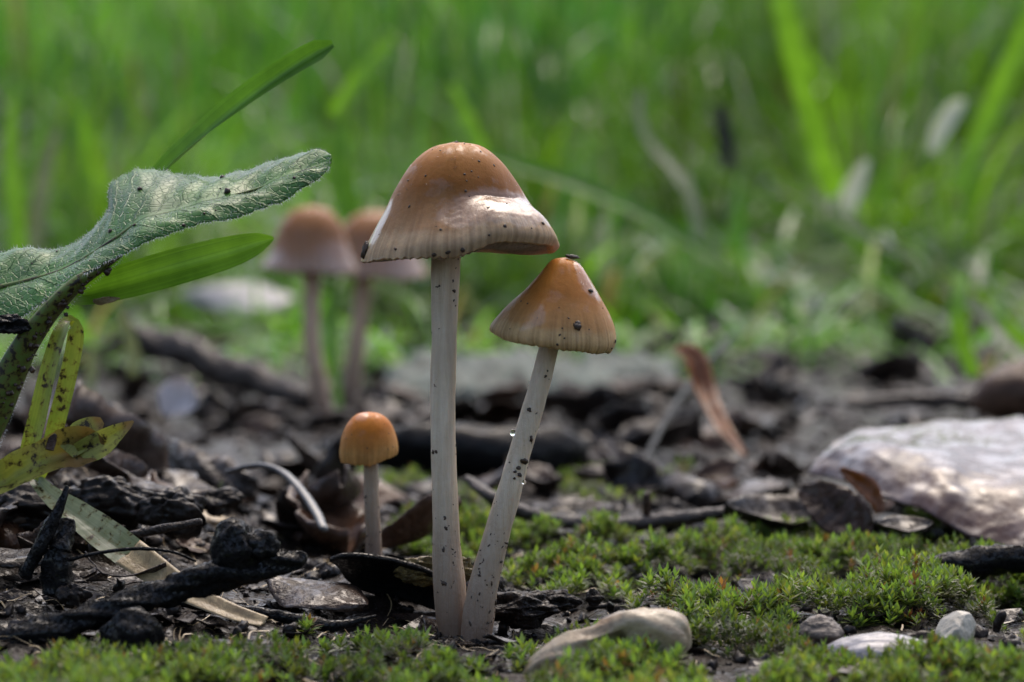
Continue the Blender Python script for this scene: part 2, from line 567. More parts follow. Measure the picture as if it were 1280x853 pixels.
def mat_cap(name, top, mid, rim, wet=1.0, streak=110.0, edge=0.78, films=()):
    m, t, b, out = mat_new(name)
    uvn = t.nodes.new("ShaderNodeUVMap")
    sep = t.nodes.new("ShaderNodeSeparateXYZ")
    t.links.new(uvn.outputs[0], sep.inputs[0])
    v = coords(t)
    nz = noise(t, v, 1.3, 5)
    add = t.nodes.new("ShaderNodeMath"); add.operation = 'MULTIPLY_ADD'
    t.links.new(nz, add.inputs[0]); add.inputs[1].default_value = 0.30
    t.links.new(sep.outputs[1], add.inputs[2])
    c = ramp(t, add.outputs[0], [(0.2, top), (0.62, mid), (edge + 0.07, tuple(0.5 * (a + d) for a, d in zip(mid, rim))), (min(1.0, edge + 0.27), rim)])
    su = coords(t, (streak, 0.8, 1), "UV")
    st = noise(t, su, 1.0, 2, 0.5)
    fade = maprange(t, sep.outputs[1], 0.55, 1.0, 0.0, 0.75)
    c = mix(t, fade, c, mix(t, 1.0, c, ramp(t, st, [(0.35, (0.62, 0.58, 0.55)), (0.65, (1.28, 1.28, 1.28))]), 'MULTIPLY'))
    fine = noise(t, v, 14, 4, 0.7)
    c = mix(t, 0.25, c, ramp(t, fine, [(0.3, (0.6, 0.6, 0.6)), (0.7, (1.3, 1.3, 1.3))]), 'MULTIPLY')
    t.links.new(c, b.inputs["Base Color"])
    b.inputs["Roughness"].default_value = 0.45
    b.inputs["Specular IOR Level"].default_value = 0.12
    b.inputs["Subsurface Weight"].default_value = 0.35
    b.inputs["Subsurface Radius"].default_value = (1.0, 0.5, 0.25)
    b.inputs["Subsurface Scale"].default_value = 0.0013
    # a film of water covers part of the cap: films = (u, v, half u, half v) on the cap's skin
    pn = noise(t, coords(t, (3.0, 1.6, 1), "UV"), 4.0, 4, 0.6, 0.3)
    tot = maprange(t, pn, 0.58, 0.70, 0.0, 0.7)
    fn = noise(t, v, 3.5, 4, 0.6, 0.5)
    for (u0, v0, du, dv) in films:
        acc = None
        for sock, c0_, h_ in ((sep.outputs[0], u0, du), (sep.outputs[1], v0, dv)):
            m1 = t.nodes.new("ShaderNodeMath"); m1.operation = 'SUBTRACT'; t.links.new(sock, m1.inputs[0]); m1.inputs[1].default_value = c0_
            m2 = t.nodes.new("ShaderNodeMath"); m2.operation = 'DIVIDE'; t.links.new(m1.outputs[0], m2.inputs[0]); m2.inputs[1].default_value = h_
            m3 = t.nodes.new("ShaderNodeMath"); m3.operation = 'POWER'; m3.inputs[1].default_value = 2.0
            ab = t.nodes.new("ShaderNodeMath"); ab.operation = 'ABSOLUTE'; t.links.new(m2.outputs[0], ab.inputs[0]); t.links.new(ab.outputs[0], m3.inputs[0])
            if acc is None:
                acc = m3.outputs[0]
            else:
                ad = t.nodes.new("ShaderNodeMath"); ad.operation = 'ADD'; t.links.new(acc, ad.inputs[0]); t.links.new(m3.outputs[0], ad.inputs[1]); acc = ad.outputs[0]
        ad = t.nodes.new("ShaderNodeMath"); ad.operation = 'MULTIPLY_ADD'; t.links.new(fn, ad.inputs[0]); ad.inputs[1].default_value = 1.6; t.links.new(acc, ad.inputs[2])
        f_ = maprange(t, ad.outputs[0], 1.46, 1.80, 1.0, 0.0)
        mxm = t.nodes.new("ShaderNodeMath"); mxm.operation = 'MAXIMUM'; t.links.new(tot, mxm.inputs[0]); t.links.new(f_, mxm.inputs[1]); tot = mxm.outputs[0]
    wm = t.nodes.new("ShaderNodeMath"); wm.operation = 'MULTIPLY'; t.links.new(tot, wm.inputs[0]); wm.inputs[1].default_value = wet
    t.links.new(wm.outputs[0], b.inputs["Coat Weight"])
    b.inputs["Coat Roughness"].default_value = 0.02
    b.inputs["Coat IOR"].default_value = 1.65
    w1 = noise(t, coords(t), 1.5, 2, 0.5, 0.4)
    a = bump(t, None, w1, 0.35, 0.0005)
    a = bump(t, None, fine, 0.32, 0.0002, a)
    sm = t.nodes.new("ShaderNodeMath"); sm.operation = 'MULTIPLY'
    t.links.new(st, sm.inputs[0]); t.links.new(fade, sm.inputs[1])
    a = bump(t, None, sm.outputs[0], 0.5, 0.0004, a)
    t.links.new(a, b.inputs["Normal"])
    t.links.new(a, b.inputs["Coat Normal"])
    return m


def mat_stem(name, c1, c2):
    m, t, b, out = mat_new(name)
    v = coords(t, (5, 5, 0.35))
    n = noise(t, v, 2.2, 6, 0.65)
    v2 = coords(t)
    n2 = noise(t, v2, 1.0, 4)
    c = ramp(t, n, [(0.3, c1), (0.7, c2)])
    c = mix(t, 0.4, c, ramp(t, n2, [(0.35, (0.72, 0.66, 0.6)), (0.65, (1.12, 1.12, 1.1))]), 'MULTIPLY')
    # brown bruising that starts at the foot
    tc = t.nodes.new("ShaderNodeTexCoord"); sp = t.nodes.new("ShaderNodeSeparateXYZ")
    t.links.new(tc.outputs["Object"], sp.inputs[0])
    foot = maprange(t, sp.outputs[2], 0.002, 0.026, 0.9, 0.0)
    c = mix(t, foot, c, (0.17, 0.10, 0.065))
    t.links.new(c, b.inputs["Base Color"])
    b.inputs["Roughness"].default_value = 0.48
    b.inputs["Subsurface Weight"].default_value = 0.5
    b.inputs["Subsurface Radius"].default_value = (1.0, 0.7, 0.45)
    b.inputs["Subsurface Scale"].default_value = 0.0018
    fine = noise(t, v2, 16, 3)
    a = bump(t, None, n, 0.8, 0.0006)
    bump(t, b, fine, 0.45, 0.0003, a)
    return m


M = {}
M["soil"] = mat_mottled("soil_wet", (0.006, 0.0045, 0.0035), (0.028, 0.019, 0.014), 1.6, (0.25, 0.8), 0.9, 0.0008, c3=(0.05, 0.036, 0.028), spec=0.12, coat=0.5)
M["crumb"] = mat_mottled("soil_crumb", (0.008, 0.0065, 0.0055), (0.032, 0.024, 0.02), 0.9, (0.22, 0.65), 0.8, 0.0004, c3=(0.065, 0.05, 0.04), spec=0.12, coat=0.4)
M["black"] = mat_mottled("charred_wood", (0.003, 0.003, 0.003), (0.010, 0.009, 0.009), 4.0, (0.4, 0.7), 1.0, 0.0006, spec=0.1, coat=0.55)
M["speck"] = mat_mottled("dirt_speck", (0.012, 0.007, 0.004), (0.075, 0.04, 0.018), 9.0, (0.3, 0.6), 0.4, 0.0001)
M["twig"] = mat_mottled("dark_twig", (0.014, 0.009, 0.007), (0.045, 0.03, 0.024), 3.0, (0.25, 0.6), 0.9, 0.0004)
M["wood"] = mat_mottled("grey_wet_wood", (0.018, 0.013, 0.01), (0.07, 0.052, 0.042), 1.6, (0.3, 0.6), 1.0, 0.0008, spec=0.15, coat=0.5)
M["lichen_wood"] = mat_mottled("lichened_wood", (0.012, 0.014, 0.012), (0.17, 0.205, 0.175), 0.8, (0.5, 0.8), 0.7, 0.0006, spec=0.2)
M["leaf_grey"] = mat_mottled("dead_leaf_grey", (0.02, 0.013, 0.009), (0.075, 0.05, 0.038), 1.3, (0.2, 0.65), 0.9, 0.0006, per_object=0.6, coat=0.7, transl=0.05, spec=0.15)
M["leaf_brown"] = mat_mottled("dead_leaf_brown", (0.035, 0.018, 0.011), (0.10, 0.052, 0.03), 1.3, (0.18, 0.5), 0.9, 0.0006, per_object=0.45, coat=0.5, spec=0.15, transl=0.1)
M["leaf_dark"] = mat_mottled("dead_leaf_dark", (0.009, 0.006, 0.005), (0.032, 0.022, 0.017), 1.3, (0.2, 0.6), 0.8, 0.0005, per_object=0.4, coat=0.5, spec=0.12)
M["leaf_orange"] = mat_mottled("dead_leaf_orange", (0.13, 0.038, 0.008), (0.30, 0.10, 0.02), 1.3, (0.25, 0.5), 0.5, 0.0003, transl=0.3)
M["leaf_big"] = mat_mottled("big_leaf_wet", (0.03, 0.012, 0.008), (0.10, 0.046, 0.032), 0.42, (0.15, 0.4), 0.35, 0.0008, coat=0.9, spec=0.4)
M["leaf_pale"] = mat_mottled("pale_leaf", (0.5, 0.46, 0.46), (0.72, 0.68, 0.68), 0.8, (0.2, 0.45), 0.5, 0.0004, coat=0.3, transl=0.4)
M["bone"] = mat_mottled("pale_root", (0.24, 0.155, 0.085), (0.56, 0.47, 0.33), 1.3, (0.25, 0.5), 0.5, 0.0004, coat=0.15, c3=(0.62, 0.55, 0.42))
M["pebble_cream"] = mat_mottled("cream_stone", (0.38, 0.33, 0.25), (0.6, 0.55, 0.46), 1.8, (0.3, 0.55), 0.5, 0.0003)
M["pebble_brown"] = mat_mottled("brown_stone", (0.05, 0.035, 0.028), (0.17, 0.13, 0.10), 2.5, (0.25, 0.5), 0.7, 0.0004, (1, 1, 3))
M["shell_grey"] = mat_mottled("grey_shell", (0.16, 0.15, 0.16), (0.36, 0.34, 0.36), 1.5, (0.15, 0.4), 0.5, 0.0003, (0.5, 3, 3), coat=0.4)
M["crust"] = mat_mottled("mustard_crust", (0.06, 0.04, 0.012), (0.25, 0.18, 0.055), 3.5, (0.3, 0.6), 1.0, 0.0006)
M["straw"] = mat_mottled("straw", (0.22, 0.15, 0.07), (0.42, 0.31, 0.16), 1.5, (0.25, 0.5), 0.4, 0.0002, (3, 3, 0.6))
M["greystraw"] = mat_mottled("grey_straw", (0.05, 0.048, 0.046), (0.15, 0.15, 0.15), 1.5, (0.2, 0.45), 0.4, 0.0002)
M["green"] = mat_green("fresh_blade", c_a=(0.11, 0.25, 0.025), c_b=(0.21, 0.42, 0.05), stripes=14, rough=0.3)
M["green_dark"] = mat_green("dark_blade", c_a=(0.05, 0.13, 0.02), c_b=(0.10, 0.24, 0.035), stripes=14, rough=0.3)
M["rosette"] = mat_green("rosette_leaf", c_a=(0.035, 0.125, 0.012), c_b=(0.095, 0.27, 0.03), stripes=0, rough=0.38, transl=0.35, coat=0.4, veins=17.0)
M["petiole"] = mat_green("rosette_stalk", c_a=(0.07, 0.12, 0.022), c_b=(0.13, 0.19, 0.04), stripes=10, rough=0.4, transl=0.1, spots=0.9)
M["yellowing"] = mat_green("yellowing_leaf", c_a=(0.17, 0.19, 0.03), c_b=(0.33, 0.32, 0.07), stripes=8, rough=0.4, transl=0.25, spots=0.42, tip=0.25)
M["yellowgreen"] = mat_green("yellowgreen_blade", c_a=(0.13, 0.19, 0.03), c_b=(0.26, 0.31, 0.07), stripes=10, rough=0.4, transl=0.3, spots=0.4)
M["fadedgreen"] = mat_green("faded_blade", c_a=(0.14, 0.17, 0.10), c_b=(0.30, 0.33, 0.23), stripes=10, rough=0.2, transl=0.25, spots=0.25)
M["wet_glint"] = mat_green("wet_glint_blade", c_a=(0.42, 0.42, 0.44), c_b=(0.62, 0.62, 0.66), stripes=0, rough=0.2, transl=0.4, coat=0.5)  # sky glints on wet leaves, painted in as a pale base colour
M["grass"] = mat_green("grass_mass", use_col=True, rough=0.28, transl=0.45, coat=0.05)
M["moss"] = mat_green("moss_shoots", use_col=True, rough=0.4, transl=0.45)
M["hair"] = mat_mottled("leaf_hair", (0.6, 0.62, 0.6), (0.8, 0.82, 0.8), 2, (0.3, 0.4), 0.1, 0.0001, transl=0.3)
M["cap_tall"] = mat_cap("cap_tall", (0.45, 0.185, 0.038), (0.235, 0.088, 0.016), (0.42, 0.285, 0.165), 1.0, edge=0.87, films=((0.87, 0.70, 0.16, 0.20), (0.55, 0.75, 0.028, 0.2)))
M["cap_lean"] = mat_cap("cap_lean", (0.47, 0.17, 0.024), (0.34, 0.132, 0.028), (0.46, 0.30, 0.14), 1.0, edge=0.87, films=((0.90, 0.30, 0.09, 0.24), (0.64, 0.72, 0.05, 0.16)))
M["cap_small"] = mat_cap("cap_small", (0.52, 0.17, 0.018), (0.45, 0.155, 0.022), (0.52, 0.27, 0.09), 0.8, 40.0, 0.80, films=((0.68, 0.2, 0.08, 0.15),))
M["cap_back"] = mat_cap("cap_back", (0.34, 0.145, 0.05), (0.29, 0.13, 0.055), (0.37, 0.24, 0.17), 0.8, edge=0.88, films=((0.88, 0.8, 0.1, 0.2), (0.6, 0.85, 0.08, 0.12)))
M["stem"] = mat_stem("stem_pale", (0.58, 0.45, 0.31), (0.76, 0.64, 0.49))
M["stem_back"] = mat_stem("stem_back", (0.58, 0.38, 0.24), (0.70, 0.50, 0.35))
M["gill"] = mat_mottled("gills", (0.55, 0.44, 0.38), (0.75, 0.64, 0.57), 4, (0.4, 0.6), 0.2, 0.0001, transl=0.35)
mw, tw, bw, ow = mat_new("water")
bw.inputs["Transmission Weight"].default_value = 1.0
bw.inputs["Roughness"].default_value = 0.02
bw.inputs["IOR"].default_value = 1.33
wn = noise(tw, coords(tw), 5, 2)
tw.links.new(ramp(tw, wn, [(0.0, (0.95, 0.96, 0.97)), (1.0, (1, 1, 1))]), bw.inputs["Base Color"])
M["water"] = mw

# ------------------------------------------------------------------ ground
xs_f = np.arange(-11, 11.001, 0.085)
xg = [11.0]; st_ = 0.085
while xg[-1] < 3000:
    st_ *= 1.09; xg.append(xg[-1] + st_)
xs = np.concatenate([-np.array(xg[1:])[::-1], xs_f, np.array(xg[1:])])
ys_f = np.arange(-7.5, 18.001, 0.085)
yg = [18.0]; st_ = 0.085
while yg[-1] < 3600:
    st_ *= 1.035; yg.append(yg[-1] + st_)
yb = [-7.5]; st_ = 0.085
while yb[-1] > -3000:
    st_ *= 1.25; yb.append(yb[-1] - st_)
ys = np.concatenate([np.array(yb[1:])[::-1], ys_f, np.array(yg[1:])])
X, Y = np.meshgrid(xs, ys, indexing='ij')
Z = gz(X, Y)
G = np.stack([X, Y, Z], -1).reshape(-1, 3)
ground = obj("ground", G, grid_faces(len(xs), len(ys))[:, ::-1].copy(), M["soil"], base=(0, 0, 0), kind="structure")
ground["label"] = "dark wet soil under moss, litter and grass"

# ------------------------------------------------------------------ mushrooms
def sample_profile(pts, n):
    return catmull(np.asarray(pts, float), n)


def make_cap(top, apex, d, prof, mat, r_stem, att, nth=160, nt_=44, teeth=64, waves=0.05, seed=3, gill_n=72, gmat=None, rim_thick=0.045, ripple=0.0):
    """prof: {angle: [(out px, down px), ...]}; returns a sampler for things that sit on the cap"""
    k = d / FPX
    A = P(apex[0], apex[1], d)
    angs = sorted(prof)
    PR = [sample_profile(prof[a], nt_) * k for a in angs]
    th = np.linspace(0, 2 * np.pi, nth, endpoint=False)
    deg = np.degrees(th)
    R = np.zeros((nt_, nth)); Zd = np.zeros((nt_, nth))
    aa = np.array(angs + [angs[0] + 360], float)
    for j in range(nth):
        x = deg[j]
        if x < aa[0]:
            x += 360
        i = min(np.searchsorted(aa, x, side='right') - 1, len(angs) - 1)
        u = (x - aa[i]) / (aa[i + 1] - aa[i])
        u = u * u * (3 - 2 * u)
        q = PR[i] * (1 - u) + PR[(i + 1) % len(angs)] * u
        R[:, j] = q[:, 0]; Zd[:, j] = q[:, 1]
    t = np.linspace(0, 1, nt_)[:, None]
    wv = fbm(np.cos(th)[None] * 1.6 + seed + t * 1.1, np.sin(th)[None] * 1.6 + t * 1.3, 4, seed)
    Zd = Zd + waves * wv * t * 1.4
    R = R * (1 + waves * 0.5 * fbm(np.cos(th)[None] * 2.2 + seed, np.sin(th)[None] * 2.2 + t, 3, seed + 5) * t)
    if ripple:      # water film lying in folds on the flared side
        dth = np.abs((deg - 312 + 180) % 360 - 180)[None]
        msk = sstep(62, 30, dth) * sstep(.50, .60, t) * sstep(.97, .85, t)
        ph_ = fbm(np.cos(th)[None] * 3 + 0 * t, np.sin(th)[None] * 3 + t * 3, 3, 77)
        Zd = Zd + ripple * msk * (np.sin(t * 60 + ph_ * 22 + deg[None] * .1) + .8 * np.sin(t * 113 - ph_ * 31 - deg[None] * .23)) * (.5 + np.abs(ph_))
    tooth = (np.abs(((th * teeth / (2 * np.pi)) % 1) - 0.5) - 0.25)[None] * 2
    ed = np.clip((t - 0.8) / 0.2, 0, 1) ** 2
    Zd = Zd + (0.018 + 0.045 * np.exp(-((deg - 250) / 26.0) ** 2))[None] * tooth * ed * (0.6 + fbm(np.cos(th) * 5, np.sin(th) * 5, 2, seed)[None])
    cx = lambda R_, Z_: np.stack([A[0] + R_ * np.cos(th)[None], A[1] + R_ * np.sin(th)[None], A[2] - Z_ + 0 * R_], -1)
    outer = cx(R, Zd)
    # turned edge and hollow underside up to the stem
    nu = 14
    u = np.linspace(0, 1, nu)[:, None]
    Rr, Zr = R[-1][None], Zd[-1][None]
    zatt = att * k
    Ru = (Rr - rim_thick) * (1 - u) + r_stem * u
    Zu = (Zr + 0.012) * (1 - u ** 0.75) + zatt * u ** 0.75
    under = cx(Ru, Zu)
    V = np.vstack([outer.reshape(-1, 3), under.reshape(-1, 3)])
    F = [grid_faces(nt_ + nu, nth, True)[:, ::-1]]
    uvo = np.stack(np.broadcast_arrays((th / (2 * np.pi))[None], t), -1).reshape(-1, 2)
    uvu = np.stack(np.broadcast_arrays((th / (2 * np.pi))[None], 1 + 0 * u), -1).reshape(-1, 2)
    cap = obj("cap", V, F, mat, top, uv=np.vstack([uvo, uvu]))
    # gills
    gv, gf = [], []
    m = 9
    for g in range(gill_n):
        a = 2 * np.pi * (g + 0.3 * RNG.random()) / gill_n
        jj = int(a / (2 * np.pi) * nth) % nth
        uu = np.linspace(0.0, 1.0, m)
        r_ = (Rr[0, jj] - rim_thick * 0.8) * (1 - uu) + r_stem * uu
        z_ = (Zr[0, jj]) * (1 - uu ** 0.75) + zatt * uu ** 0.75
        dep = (0.16 * np.sin(np.pi * np.clip(uu, 0, 1)) ** 0.7 + 0.02) * min(1.0, k * 80 * (Rr.mean() / 1.4))
        pa = np.stack([A[0] + r_ * math.cos(a), A[1] + r_ * math.sin(a), A[2] - z_ + 0.02], -1)
        pb = pa - np.array([0, 0, 1])[None] * dep[:, None]
        tn = np.array([-math.sin(a), math.cos(a), 0]) * 0.009
        o = len(gv) * 0 + sum(len(q) for q in gv)
        gv.append(np.vstack([pa - tn, pb - tn * 0.5, pb + tn * 0.5, pa + tn]))
        q = grid_faces(4, m) + o
        gf.append(q)
    obj("gills", np.vstack(gv), [np.vstack(gf)], gmat or M["gill"], cap)

    def at(th_deg, tt):
        j = int((th_deg % 360) / 360 * nth) % nth
        i = int(np.clip(tt, 0, 1) * (nt_ - 1))
        p = outer[i, j]
        e1 = outer[min(i + 1, nt_ - 1), j] - outer[max(i - 1, 0), j]
        e2 = outer[i, (j + 1) % nth] - outer[i, j - 1]
        n = np.cross(e2, e1) if i > 0 else np.array([0, 0, 1.0])
        n = n / (np.linalg.norm(n) + 1e-9)
        if n @ (p - (A - np.array([0, 0, 0.6]))) < 0:
            n = -n
        return p, n
    return cap, at


def make_stem(top, pts, mat, n=70, nside=26, seed=1, rough=0.17):
    V, F = tube_px(pts, n, nside=nside, rough=rough, freq=1.6, seed=seed, lengthwise=0.12)
    return obj("stem", V, F, mat, top)


def stem_specks(stem_o, pts, n, seed, smin=0.012, smax=0.035):
    rs = np.random.default_rng(seed)
    c = catmull(pts, 200)
    pos, nor, sz = [], [], []
    for _ in range(n):
        a = c[rs.integers(3, 197)]
        th = rs.uniform(math.pi * 0.95, 2.05 * math.pi)     # the side we see
        r = a[3] * a[2] / FPX
        nn = Rv * math.cos(th) + Fv * math.sin(th)
        pos.append(P(a[0], a[1], a[2]) + nn * r * 0.99)
        nor.append(nn)
        s = smin + (smax - smin) * rs.random() ** 4
        sz.append([s * rs.uniform(0.6, 2.0), s * rs.uniform(.6, 1.2), s * 0.4])
    V, F = blobs(pos, np.array(sz), 1, 0.5, normal=nor)
    return obj("soil_specks", V, F, M["speck"], stem_o, kind="stuff")


def cap_specks(cap_o, at, spots, name="soil_specks", mat=None, jit=0.3, sub=1, flat=0.5):
    pos, nor, sz = [], [], []
    for a, tt, s in spots:
        p, n = at(a, tt)
        pos.append(p + n * s * 0.15); nor.append(n); sz.append([s * random.uniform(0.8, 1.5), s, s * flat])
    V, F = blobs(pos, np.array(sz), sub, jit, normal=nor)
    return obj(name, V, F, mat or M["speck"], cap_o, kind="stuff")


def rnd_spots(n, a0, a1, t0, t1, s0, s1):
    return [(random.uniform(a0, a1), random.uniform(t0, t1), random.uniform(s0, s1)) for _ in range(n)]


def flake(name, parent, c, n, size, mat, seed):
    V, F = blobs([c], np.array([size]), 2, 0.22, normal=[n])
    return obj(name, V, F, mat, parent)


# tall mushroom
tm = thing("mushroom", "tallest mushroom with wide glossy brown bell cap and straight pale stem", "mushroom", P(567, 795, 40.1), "sharp mushrooms in front")
prof1 = {
    0: [(0, 0), (30, 4), (55, 22), (75, 47), (90, 71), (105, 92), (117, 109), (127, 124), (128, 131), (122, 137)],
    90: [(0, 0), (30, 5), (55, 22), (78, 50), (93, 78), (105, 100), (116, 118), (124, 130)],
    180: [(0, 0), (30, 7), (55, 27), (75, 57), (90, 87), (104, 112), (115, 136), (118, 147)],
    228: [(0, 0), (30, 6), (55, 24), (76, 54), (90, 84), (103, 112), (114, 134), (119, 149)],
    268: [(0, 0), (30, 4), (54, 19), (73, 46), (83, 72), (97, 92), (112, 108), (121, 121), (123, 130), (119, 140)],
    300: [(0, 0), (30, 4), (52, 19), (68, 43), (77, 63), (80, 68), (97, 75), (113, 85), (124, 100), (127, 110), (123, 120)],
    332: [(0, 0), (30, 4), (53, 20), (71, 45), (81, 64), (84, 69), (101, 78), (117, 90), (127, 105), (130, 116), (126, 126)],
}
cap, at = make_cap(tm, (570, 178), 40.1, prof1, M["cap_tall"], 0.19, 118, nth=220, nt_=110, seed=3, waves=0.07, ripple=0.0045)
cap_specks(cap, at, rnd_spots(26, 200, 340, 0.1, 0.95, 0.008, 0.02) + [(275, 0.06, 0.035), (330, 0.86, 0.03), (232, 0.93, 0.03), (300, 0.9, 0.03), (262, .83, .02), (275, .97, .035), (268, .98, .03), (259, .98, .03)])
cap_specks(cap, at, rnd_spots(70, 190, 350, 0.03, 0.6, 0.006, 0.015) + rnd_spots(25, 265, 272, 0.1, 0.55, 0.006, 0.012), "water_droplets", M["water"], 0.0, 2, 0.7)
p, n = at(196, 0.93)
flake("bark_flake", cap, p + n * 0.03, np.array([-0.6, -0.8, 0.2]), [0.05, 0.14, 0.035], M["speck"], 5)
STEM1 = [(562, 285, 40.1, 17), (558, 318, 40.1, 18), (555, 400, 40.1, 16), (553, 500, 40.1, 15.5), (555, 600, 40.1, 16), (558, 680, 40.1, 17), (562, 735, 40.1, 19), (566, 775, 40.1, 19), (570, 802, 40.1, 17)]
so = make_stem(tm, STEM1, M["stem"], seed=2)
stem_specks(so, STEM1, 60, 4)
stem_specks(so, STEM1[4:], 45, 41, .006, .02)
stem_specks(so, STEM1[-4:-1], 40, 42, .012, .05)

# leaning mushroom
lm = thing("mushroom", "leaning mushroom with conical amber cap tipped right and dark chip on its peak", "mushroom", P(598, 806, 39.7), "sharp mushrooms in front")
prof2 = {
    0: [(0, 0), (18, 9), (33, 32), (47, 57), (57, 77), (62, 94), (62, 108), (55, 119)],
    90: [(0, 0), (18, 5), (35, 25), (54, 50), (70, 72), (80, 88), (84, 98), (82, 104)],
    180: [(0, 0), (17, 3), (32, 19), (52, 40), (72, 58), (86, 73), (94, 84), (94, 90)],
    225: [(0, 0), (17, 4), (34, 21), (53, 44), (71, 64), (83, 80), (89, 94), (87, 102)],
    270: [(0, 0), (18, 6), (35, 27), (51, 52), (64, 75), (71, 95), (73, 108), (69, 115)],
    315: [(0, 0), (18, 8), (34, 30), (49, 55), (60, 77), (66, 96), (67, 110), (62, 118)],
}
cap, at = make_cap(lm, (707, 322), 39.7, prof2, M["cap_lean"], 0.14, 95, seed=8, waves=0.045, teeth=50, gill_n=60)
cap_specks(cap, at, rnd_spots(12, 200, 340, 0.5, 0.95, 0.008, 0.016) + [(318, 0.42, 0.045), (283, 0.78, 0.06), (283, 0.76, 0.045), (340, 0.9, 0.03), (335, 0.96, 0.02), (262, 0.96, 0.02), (268, .9, .015)])
cap_specks(cap, at, rnd_spots(20, 290, 350, 0.1, 0.45, 0.006, 0.013), "water_droplets", M["water"], 0.0, 2, 0.7)
p, n = at(300, 0.03)
flake("bark_flake", cap, p + np.array([0.09, 0, 0.02]), np.array([0.2, -0.1, 1]), [0.13, 0.05, 0.03], M["speck"], 6)
STEM2 = [(692, 412, 39.7, 12), (686, 436, 39.7, 12), (672, 490, 39.7, 13), (654, 552, 39.7, 14), (637, 612, 39.7, 15), (620, 675, 39.7, 16), (605, 735, 39.7, 18), (598, 780, 39.7, 19), (596, 808, 39.7, 18)]
so = make_stem(lm, STEM2, M["stem"], seed=5)
stem_specks(so, STEM2, 40, 9)
stem_specks(so, STEM2[3:], 30, 43, .006, .02)
stem_specks(so, STEM2[-4:-1], 34, 44, .012, .045)
pos = [P(648, 585, 39.5), P(644, 590, 39.5), P(650, 594, 39.5), P(655, 577, 39.5), P(643, 598, 39.5)]
V, F = blobs(pos, np.array([[.04, .03, .02], [.03, .02, .02], [.03, .04, .02], [.06, .05, .03], [.02, .02, .02]]), 1, .3)
obj("soil_specks", V, F, M["speck"], so, kind="stuff")
V, F = blobs([P(641, 541, 39.65), P(655, 603, 39.6)], np.array([[.05, .05, .055], [.035, .035, .035]]), 3, 0)
obj("water_droplets", V, F, M["water"], so)

# small one
sm_ = thing("mushroom", "smallest mushroom, a young orange button on a short pale stem", "mushroom", SMALL, "sharp mushrooms in front")
prof3 = {
    0: [(0, 0), (15, 3), (27, 13), (34, 29), (37, 45), (36, 53)],
    90: [(0, 0), (15, 3), (27, 14), (34, 30), (36, 47), (35, 56)],
    180: [(0, 0), (15, 3), (27, 15), (34, 31), (37, 50), (35, 62)],
    270: [(0, 0), (16, 4), (28, 17), (34, 34), (35, 52), (32, 65)],
}
cap, at = make_cap(sm_, (461, 515), 43.4, prof3, M["cap_small"], 0.12, 42, nth=96, nt_=30, seed=12, waves=0.03, teeth=30, gill_n=40)
cap_specks(cap, at, rnd_spots(10, 200, 340, 0.3, 0.95, 0.006, 0.012))
STEM3 = [(463, 556, 43.4, 9), (464, 582, 43.4, 9), (465, 630, 43.4, 9.5), (467, 670, 43.4, 10), (467, 704, 43.4, 11)]
so = make_stem(sm_, STEM3, M["stem"], 40, 18, 7)
stem_specks(so, STEM3, 14, 10)

# the two out-of-focus mushrooms behind
bm1, d1 = ground_hit(404, 522)
bm2, d2 = ground_hit(437, 503)
d1 = min(max(d1, 70), 92); d2 = min(max(d2, d1 + 5), 100)
for (nm, px0, apx, dd, prof, stm, sd0) in (
    ("left", 404, (388, 257), d1, None, [(388, 335, 12), (390, 360, 11), (389, 420, 11), (396, 470, 12), (404, 512, 13), (407, 532, 14)], 21),
    ("right", 437, (468, 263), d2, None, [(455, 335, 11), (452, 360, 11), (448, 410, 11), (441, 460, 12), (437, 500, 13), (437, 518, 13)], 25)):
    lab = ("blurred brown mushroom farther back, left one of the pair behind the tall mushroom" if nm == "left"
           else "blurred brown mushroom farther back, its cap half hidden by the tall mushroom's cap")
    p0 = P(stm[-1][0], stm[-1][1] - 8, dd)
    b_ = thing("mushroom", lab, "mushroom", p0, "mushrooms out of focus behind")
    f = 1.0 if nm == "left" else 1.12
    prb = {
        0: [(0, 0), (22 * f, 5), (38 * f, 22), (46 * f, 45), (53 * f, 66), (60 * f, 84)],
        90: [(0, 0), (22 * f, 5), (38 * f, 20), (46 * f, 42), (53 * f, 62), (58 * f, 80)],
        180: [(0, 0), (22 * f, 6), (38 * f, 23), (46 * f, 44), (53 * f, 62), (62 * f, 76)],
        270: [(0, 0), (22 * f, 6), (38 * f, 24), (46 * f, 48), (52 * f, 68), (57 * f, 86)],
    }
    cap, at = make_cap(b_, apx, dd, prb, M["cap_back"], 0.28, 70, nth=72, nt_=26, seed=sd0, waves=0.12, teeth=30, gill_n=40)
    make_stem(b_, [(a, b, dd, r) for a, b, r in stm], M["stem_back"], 40, 16, sd0)

